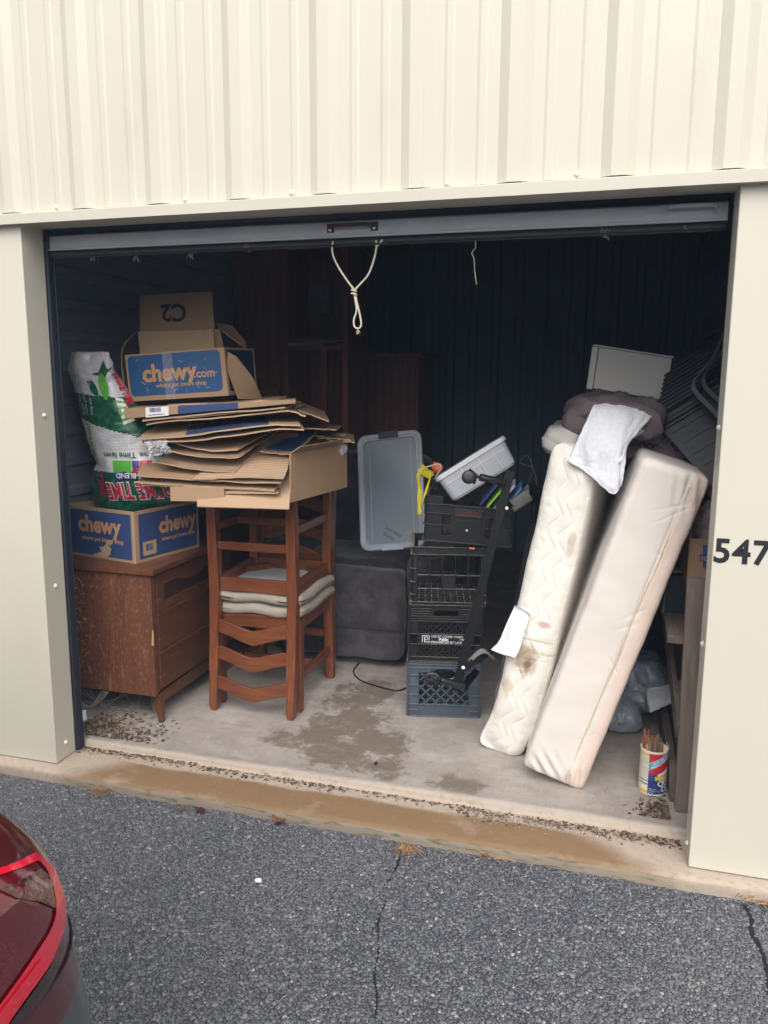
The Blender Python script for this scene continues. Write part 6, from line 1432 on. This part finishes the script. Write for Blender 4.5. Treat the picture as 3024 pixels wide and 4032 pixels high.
# cobwebs under the dresser
mb = MB(); rr = random.Random(9)
for k in range(16):
    a = Vector((rr.uniform(-.17,.20), .395+rr.uniform(-.004,.05), .158)) if k % 3 else Vector((-.16,.33,rr.uniform(.08,.3)))
    b = Vector((rr.choice((-.16,-.12,.21,.10))+rr.uniform(-.03,.03), .40+rr.uniform(-.03,.06), rr.uniform(.03,.11)))
    m_ = (a+b)/2+Vector((0,-.01,-rr.uniform(.01,.05))); mb.tube(bez([a, m_, b], 4), rr.uniform(.0004,.0010), 4)
for k in range(5): mb.tube(bez([(-.165+.004*k,.36,.17+.01*k), (-.14,.35,.10+.006*k), (-.10,.37,.085), (-.06,.39,.11+.01*k), (-.02,.395,.155)], 5), .0022, 5)
tag(obj('cobweb', mb, WEB), 'thick cobwebs strung under the dresser near the left jamb', 'cobweb', kind='stuff')
mb = MB()
for k in range(40):
    p = Vector((-.19+abs(rr.gauss(0,.05)), .3985, rr.uniform(.25,.66))); q = p+Vector((rr.uniform(-.03,.04), -.001, rr.uniform(-.05,.05)))
    if k < 16: mb.tube(bez([p, (p+q)/2+Vector((rr.uniform(-.02,.02),-.003,0)), q], 3), .0008, 4)
    else: mb.lathe([(0,0),(.0022,0),(.0022,.002),(0,.002)], p, 6, (0,-1,0), caps=False)
tag(obj('cobweb', mb, simple('pale_cobweb_specks', (.45,.42,.38), .9)), 'pale cobweb specks on the end panel of the dresser', 'cobweb', kind='stuff')

# ------------------------------------------------------------------ leaf litter, grit and scraps
def m_litter(name, stops):
    t = NT(name); g = t.n('ShaderNodeNewGeometry'); c = t.ramp(g.outputs['Random Per Island'], stops); return t.set(c, .9)
LITTER = m_litter('brown_leaf_litter', [(0, (.035,.022,.015)), (.35, (.10,.065,.045)), (.7, (.19,.135,.095)), (.93, (.30,.22,.15)), (1, (.42,.34,.25))])
GRITM = m_litter('pale_grit', [(0, (.08,.07,.065)), (.4, (.25,.22,.20)), (.75, (.52,.48,.44)), (1, (.75,.72,.68))])
def flakes(name, mat, label, spots, smin, smax, zf, flat=.25):
    V = []; F = []
    for (x, y) in spots:
        s_ = random.uniform(smin, smax); a = random.uniform(0, 6.28); el = random.uniform(.3, 1.0); n = random.choice((3,4,4,5)); z = zf(x, y)+.0015; o = len(V); t1, t2 = random.gauss(0, flat), random.gauss(0, flat)
        for k in range(n):
            an = 6.283*k/n+random.uniform(-.3,.3); px, py = s_*math.cos(an), s_*el*math.sin(an); qx, qy = px*math.cos(a)-py*math.sin(a), px*math.sin(a)+py*math.cos(a)
            V.append((x+qx, y+qy, z+max(-.001, qx*t1+qy*t2)+random.uniform(0,.0012)))
        F.append(tuple(range(o, o+n)))
    mb = MB(); mb.add(V, F); return tag(obj(name, mb, mat), label, 'litter', kind='stuff')
fz = lambda x, y: float(np.interp(y, [p_[0] for p_ in prof], [p_[1] for p_ in prof]))
sp = []
while len(sp) < 1900:
    x = random.uniform(.0, 2.43); y = .158-abs(random.gauss(0, .020+.030*max(0, noise.noise(Vector((x*3.1, 4, 0)))))); dens = .08+.95*max(0, .5+.9*noise.noise(Vector((x*5, 0, 2)))) 
    if x < .55: dens += .4; y += .01
    if x > 1.75: dens += .5; y -= abs(random.gauss(0,.015))
    if random.random() < dens*.8 and y > .05: sp.append((x, min(y, .168)))
flakes('leaf_litter', LITTER, 'line of brown leaf litter along the door sill', sp, .0010, .0098, fz)
sp = []
for k in range(1500):
    x = -.10+abs(random.gauss(0,.17)); y = .225+abs(random.gauss(0,.11))
    if x < .36: sp.append((x, y))
for k in range(500):
    sp.append((2.40-abs(random.gauss(0,.05)), .24+abs(random.gauss(0,.06))))
flakes('leaf_litter', LITTER, 'leaf litter swept under the dresser and beside the rack', sp, .0014, .0125, fz, .5)
sp = [(random.gauss(1.95,.20), .118+random.gauss(0,.022)) for k in range(1500)] + [(random.gauss(2.20,.03), random.uniform(.26,.50)) for k in range(220)] + [(random.uniform(.1,2.4), random.uniform(.0,.5)) for k in range(260)]
sp = [(x, y) for x, y in sp if y < .168 or y > .2]
flakes('grit', GRITM, 'white grit scattered along the sill towards the right', sp, .0007, .0026, fz)
def leaf(name, p, size, rot, mat, label, lobes=5, cat='leaf', grp=None, curl=.25):
    mb = MB(); p = Vector(p); n = 40; P = []
    for k in range(n):
        a = 2*math.pi*k/n; r_ = size*(.55+.45*abs(math.cos(a*lobes/2))**1.4); x, y = r_*math.cos(a), r_*.75*math.sin(a)
        P.append(p + Vector((x*math.cos(rot)-y*math.sin(rot), x*math.sin(rot)+y*math.cos(rot), .003+curl*size*(x*x+.5*y*y)/(size*size)+.004*noise.noise(Vector((x*90,y*90,k*.1))))))
    mb.add([p+Vector((0,0,.003))]+P, [(0, 1+k, 1+(k+1) % n) for k in range(n)]); mb.tube([p+Vector((-size*.5*math.cos(rot),-size*.5*math.sin(rot),.004)), p+Vector((-size*1.2*math.cos(rot),-size*1.2*math.sin(rot),.005))], .0012, 5)
    return tag(obj(name, mb, mat), label, cat, grp)
LDK = simple('dark_red_leaf', (.05,.012,.012), .6, .4, 60); LBR = simple('brown_leaf', (.14,.06,.03), .7, .4, 60); LOR = simple('orange_leaf', (.45,.13,.03), .7, .3, 60); LTN = simple('tan_leaf', (.33,.23,.12), .75, .3, 60)
leaf('dead_leaf', (0.626, -0.097, -0.048), .020, .4, LBR, 'brown curled leaf on the asphalt, left of the dark red one', 5, grp='dead leaves')
leaf('dead_leaf', (0.703, -0.081, -0.048), .026, 2.6, LDK, 'dark red oak leaf on the asphalt below the sill', 7, grp='dead leaves')
leaf('dead_leaf', (1.018, -0.070, -0.044), .030, 2.7, LBR, 'long brown leaf leaning on the sill edge', 3, grp='dead leaves', curl=.6)
leaf('dead_leaf', (0.885, -0.044, -0.046), .022, .2, LBR, 'small brown leaf against the sill between two others', 5, grp='dead leaves', curl=.5)
leaf('dead_leaf', (0.876, 0.201, 0.002), .013, 1.1, LOR, 'tiny orange leaf lying on the door sill', 3, grp='dead leaves')
leaf('dead_leaf', (0.863, 0.170, 0.002), .013, .3, LTN, 'tiny tan leaf beside the orange one on the sill', 3, grp='dead leaves')
leaf('dead_leaf', (1.274, 0.334, 0.024), .013, 1.8, LDK, 'small dark leaf alone on the damp concrete floor', 5, grp='dead leaves')
leaf('dead_leaf', (2.322, 0.258, 0.003), .018, .5, LTN, 'curled tan leaf in the litter near the right jamb', 3, grp='dead leaves', curl=.9)
leaf('dead_leaf', (2.234, 0.280, 0.003), .012, 2.2, LTN, 'small tan leaf in the litter, left of the curled one', 3, grp='dead leaves', curl=.8)
NEED = m_litter('dry_pine_needles', [(0, (.16,.07,.03)), (.5, (.32,.17,.07)), (1, (.50,.36,.20))])
def needles(p, n, ln, spread, ang, lab, seed):
    rr = random.Random(seed); mb = MB(); p = Vector(p)
    for k in range(n):
        q = p+Vector((rr.gauss(0,spread), rr.gauss(0,spread*.5), rr.uniform(.002,.012))); a = ang+rr.gauss(0,.45); l = ln*rr.uniform(.5,1.1); d_ = Vector((math.cos(a)*l, math.sin(a)*l, rr.uniform(-.006,.008)))
        mb.tube(bez([q, q+d_*.5+Vector((0,0,rr.uniform(0,.010))), Vector((q.x+d_.x, q.y+d_.y, max(q.z+d_.z, -.046)))], 3), .0011, 4)
    o = tag(obj('pine_needles', mb, NEED), lab, 'pine needles', 'tufts of pine needles', 'thing'); return o
needles((0.298, -0.027, -0.048), 38, .10, .018, math.pi*1.18, 'fan of dry pine needles on the asphalt near the left jamb', 1)
needles((1.511, -0.090, -0.046), 60, .05, .014, -1.5, 'rusty pine needle tuft at the top of the long asphalt crack', 2)
needles((1.780, -0.050, -0.046), 40, .06, .03, .2, 'loose pine needles along the sill, right of the crack', 3)
needles((2.641, -0.055, -0.046), 60, .05, .03, .6, 'rusty pine needles by the sill near the unit number', 4)
needles((-0.133, -0.035, -0.046), 14, .03, .02, .3, 'few reddish needles at the far left by the jamb', 5)
# crack fill: dark line where the stones are missing, with a little grit
for C_, wd, lb_ in ((CRACK, .0040, 'long thin crack running down the asphalt'), (CRACK2, .011, 'wider crack in the asphalt at the lower right')):
    P = np.array([[p+Vector((-wd*(.7+.5*noise.noise(Vector((i*.8,0,0)))), 0, GZ+.0506-.0498)), p+Vector((wd*(.7+.5*noise.noise(Vector((i*.8,5,0)))), 0, GZ+.0506-.0498))] for i, p in enumerate(C_)])
    P[:,:,2] = GZ+.0006; mb = MB(); mb.grid(P); tag(obj('crack', mb, simple('crack_shadow', (.008,.008,.009), .95)), lb_, kind='structure')
mb = MB(); mb.rbox((.022,.015,.010), .004, (2,2,2), Matrix.Translation(Vector((1.095, -0.408, -0.043))) @ Matrix.Rotation(.5,4,'Z'), lambda P, n_: P+n_*(.003*nzv(P,90))[:,None]); tag(obj('white_pebble', mb, simple('white_stone', (.75,.74,.70), .6)), 'single white pebble on the asphalt', 'pebble')
mb = MB(); P = interp_grid([[(1.791, 0.192, 0.004), (1.822, 0.194, 0.006)], [(1.799, 0.171, 0.004), (1.834, 0.169, 0.009)]], 5, 6); mb.grid(P, .0006); tag(obj('blue_scrap', mb, simple('light_blue_scrap', (.30,.52,.62), .4)), 'torn light blue wrapper scrap on the sill', 'scrap')
mb = MB(); P = interp_grid([[(0.485, -0.031, -0.040), (0.545, -0.021, -0.020), (0.621, -0.030, -0.030)], [(0.476, -0.044, -0.046), (0.554, -0.036, -0.038), (0.636, -0.032, -0.046)]], 10, 18); P[:,:,2] += .006*RNG.random((10,18)); mb.grid(P); tag(obj('clear_wrapper', mb, FILM), 'clear plastic wrapper lying against the sill', 'wrapper')
mb = MB(); mb.hexa([(-0.109, 0.300, 0.092), (-0.084, 0.310, 0.097), (-0.086, 0.315, 0.095), (-0.110, 0.305, 0.089), (-0.104, 0.290, 0.046), (-0.075, 0.300, 0.054), (-0.076, 0.305, 0.052), (-0.106, 0.295, 0.043)]); tag(obj('paper_slip', mb, PAPER), 'small white paper slip beside the left door guide', 'paper')

# ------------------------------------------------------------------ rear corner of a parked car, lower left
def paint(name, col, metal=.2):
    t = NT(name); n = t.noise(900, detail=1); return t.set(t.mix(n, tuple(k*.8 for k in col), tuple(k*1.25 for k in col)), .38, None, Coat__Weight=1.0, Coat__Roughness=.04, Metallic=metal)
PAINT = paint('dark_red_car_paint', (.085,.006,.011)); BUMP = paint('dark_grey_bumper', (.05,.055,.062), .1)
LENS = NT('red_lamp_lens').set((.13,.006,.012), .12, None, Coat__Weight=1.0, Coat__Roughness=.02)
def m_strip():
    t = NT('bright_red_lamp_strip'); n = t.noise(60); return t.set(t.mix(n, (.74,.004,.03), (.88,.012,.05)), .2, n, .1, .001, Coat__Weight=1.0, Coat__Roughness=.02)
STRIP = m_strip()
def m_hex():
    t = NT('honeycomb_lamp_reflector'); v = t.n('ShaderNodeTexVoronoi', Vector=t.obj, Scale=150); c = t.mix(t.smooth(v.outputs['Distance'], .15, .6), (.30,.012,.03), (.045,.004,.008)); return t.set(c, .15, v.outputs['Distance'], .5, .002, Coat__Weight=1.0, Coat__Roughness=.02)
HEX = m_hex()
DARKLENS = NT('smoked_lamp_lens').set((.030,.008,.010), .1, None, Coat__Weight=1.0)
ZT = [.2,.5,.665,.715,.77,.84,.885,.92,.965,1.0,1.03,1.07,1.10]
XR = [1.471,1.501,1.501,1.498,1.496,1.498,1.503,1.507,1.51,1.513,1.495,1.445,1.375]
YS = [-1.671,-1.651,-1.651,-1.656,-1.666,-1.682,-1.695,-1.706,-1.727,-1.756,-1.772,-1.792,-1.832]
RC = .17; HA = RC*math.pi/4; CW = 1.80
def car_s(s, z, off=0.0):
    X = float(np.interp(z, ZT, XR)); Y = float(np.interp(z, ZT, YS))
    if s < -HA: p, n_ = (X-RC-(-HA-s), Y, z), (0,1,0)
    elif s > HA: p, n_ = (X-.10*(s-HA)**2, Y-RC-(s-HA), z), (1,0,0)
    else: a = math.pi/4-s/RC; n_ = (math.cos(a), math.sin(a), 0); p = (X-RC+RC*n_[0], Y-RC+RC*n_[1], z)
    return Vector(p)+Vector(n_)*off
car = thing('parked_car', 'dark red parked car showing its rear corner and tail lamp, lower left', 'car', (-.6,-2.6,-.05))
def ring(z):
    L = [car_s(s, z) for s in [-HA-4.1, -HA-3.3, -HA-2.5, -HA-1.6, -HA-.8, -HA-.3] + list(np.linspace(-HA, HA, 13)) + [HA+.15, HA+.35, HA+.56]]
    yc = float(np.interp(.7, ZT, YS))-CW/2
    return L + [Vector((p.x, 2*yc-p.y, p.z)) for p in L[::-1]]
zs_ = [.22,.35,.5,.665,.715,.74,.77,.80,.84,.885,.92,.965,1.0,1.015,1.03,1.05,1.07,1.085,1.10]
rings = [ring(z) for z in zs_]; n = len(rings[0]); mb = MB()
split = 5
for lo, hi, nm, mt_ in ((0, 6, 'bumper', BUMP), (6, len(zs_)-1, 'body', PAINT)):
    mb = MB(); V = [p for r_ in rings[lo:hi+1] for p in r_]; m_ = hi-lo+1
    f = [(i*n+k, (i+1)*n+k, (i+1)*n+(k+1) % n, i*n+(k+1) % n) for i in range(m_-1) for k in range(n)]
    if nm == 'body': f.append(tuple((m_-1)*n+k for k in range(n))[::-1])
    mb.add(V, f); obj(nm, mb, mt_, car, smooth=True)
# cabin, mostly outside the picture
yc = float(np.interp(.7, ZT, YS))-CW/2
GLASS = NT('tinted_car_glass').set((.012,.014,.016), .05, None, Coat__Weight=1.0)
mb = MB(); mb.hexa([(-1.3,yc-.80,1.095),(1.20,yc-.78,1.095),(1.20,yc+.78,1.095),(-1.3,yc+.80,1.095),(-.5,yc-.60,1.47),(.72,yc-.60,1.47),(.72,yc+.60,1.47),(-.5,yc+.60,1.47)]); obj('window_glass', mb, GLASS, car, bevel=.03)
mb = MB(); mb.box(-.48, .70, yc-.60, yc+.60, 1.468, 1.50); obj('roof', mb, PAINT, car, bevel=.015)
TYRE = simple('tyre_rubber', (.012,.012,.013), .8); RIM = simple('alloy_rim', (.35,.35,.36), .35, .1, 20, .05, metal=.9)
for x in (.72, -2.0):
    for sy in (-1, 1):
        c_ = Vector((x, yc+sy*.78, .265)); wv = obj('wheel', MB().lathe([(.20,-.10),(.30,-.105),(.315,-.07),(.315,.07),(.30,.105),(.20,.10)], c_, 40, (0,sy,0)), TYRE, car, smooth=True)
        obj('rim', MB().lathe([(0,.09),(.06,.092),(.17,.075),(.20,.101),(.205,.08)], c_, 32, (0,sy,0), caps=False), RIM, wv, smooth=True)
# tail lamp
def resample(P, n):
    P = np.array(P); d = np.r_[0, np.cumsum(np.linalg.norm(np.diff(P, axis=0)*[1,1], axis=1))]; t = np.linspace(0, d[-1], n); return np.stack([np.interp(t, d, P[:,0]), np.interp(t, d, P[:,1])], 1)
def car_patch(name, A, B, mat, off, parent, n=60, m_=8, thick=0):
    A, B = resample(A, n), resample(B, n); P = np.zeros((n, m_, 3))
    for i in range(n):
        for j in range(m_): q = A[i]*(1-j/(m_-1))+B[i]*j/(m_-1); P[i,j] = car_s(q[0], q[1], off)
    mb = MB(); mb.grid(P, thick); return obj(name, mb, mat, parent, smooth=True)
OUT = [(.10,1.040), (.06,1.022), (.018,1.004), (.018,.985), (.022,.958), (.030,.925), (.040,.905), (.056,.892), (.085,.884), (.115,.873), (.155,.864), (.21,.847), (.42,.80)]
INN = [(.105,1.036), (.064,1.016), (.028,.999), (.033,.984), (.050,.962), (.062,.940), (.076,.926), (.092,.920), (.120,.914), (.150,.903), (.18,.894), (.24,.878), (.42,.832)]
lamp = car_patch('tail_lamp', OUT, [(.30,1.045), (.30,1.03), (.28,1.0), (.27,.99), (.26,.98), (.25,.97), (.25,.96), (.25,.95), (.25,.94), (.26,.93), (.28,.92), (.32,.90), (.42,.86)], LENS, .004, car, 70, 14)
car_patch('lamp_strip', OUT, INN, STRIP, .0065, lamp)
car_patch('lamp_strip', [(.115,.8815),(.16,.871),(.22,.855),(.42,.808)], [(.125,.8985),(.17,.888),(.23,.874),(.42,.832)], STRIP, .008, lamp, 30)
car_patch('reflector', [(.040,.994),(.042,.97),(.052,.942),(.062,.924)], [(.105,1.020),(.100,1.0),(.085,.96),(.066,.926)], HEX, .0062, lamp, 30)
car_patch('smoked_band', [(.10,.868),(.14,.858),(.20,.842),(.42,.79)], [(.09,.846),(.13,.834),(.20,.818),(.42,.765)], DARKLENS, .003, car, 30)
car_patch('inner_strip', [(.17,.985),(.22,.965),(.30,.94),(.42,.915)], [(.17,.972),(.225,.952),(.30,.926),(.42,.90)], STRIP, .0065, lamp, 30, 4)
# seam between lamp and bumper
mb = MB(); mb.tube([car_s(s, .835-.06*max(0, s-.1), .0015) for s in np.linspace(-.5, .6, 60)], .0016, 5); obj('panel_gap', mb, TYRE, car)

# ------------------------------------------------------------------ added haze volume: stands in for lens glare and lifts the blacks
hm = bpy.data.materials.new('glare_haze'); hm.use_nodes = True; ht = hm.node_tree; ht.nodes.clear()
ho = ht.nodes.new('ShaderNodeOutputMaterial'); hv = ht.nodes.new('ShaderNodeVolumePrincipled'); hv.inputs['Density'].default_value = .0055; hv.inputs['Color'].default_value = (.48,.70,1.0,1); hv.inputs['Anisotropy'].default_value = .0
ht.links.new(hv.outputs[0], ho.inputs['Volume'])
mb = MB(); mb.box(-40, 40, -40, 40, -1.06, 3.95); tag(obj('haze', mb, hm), 'thin pale haze added to stand in for lens glare', kind='stuff')
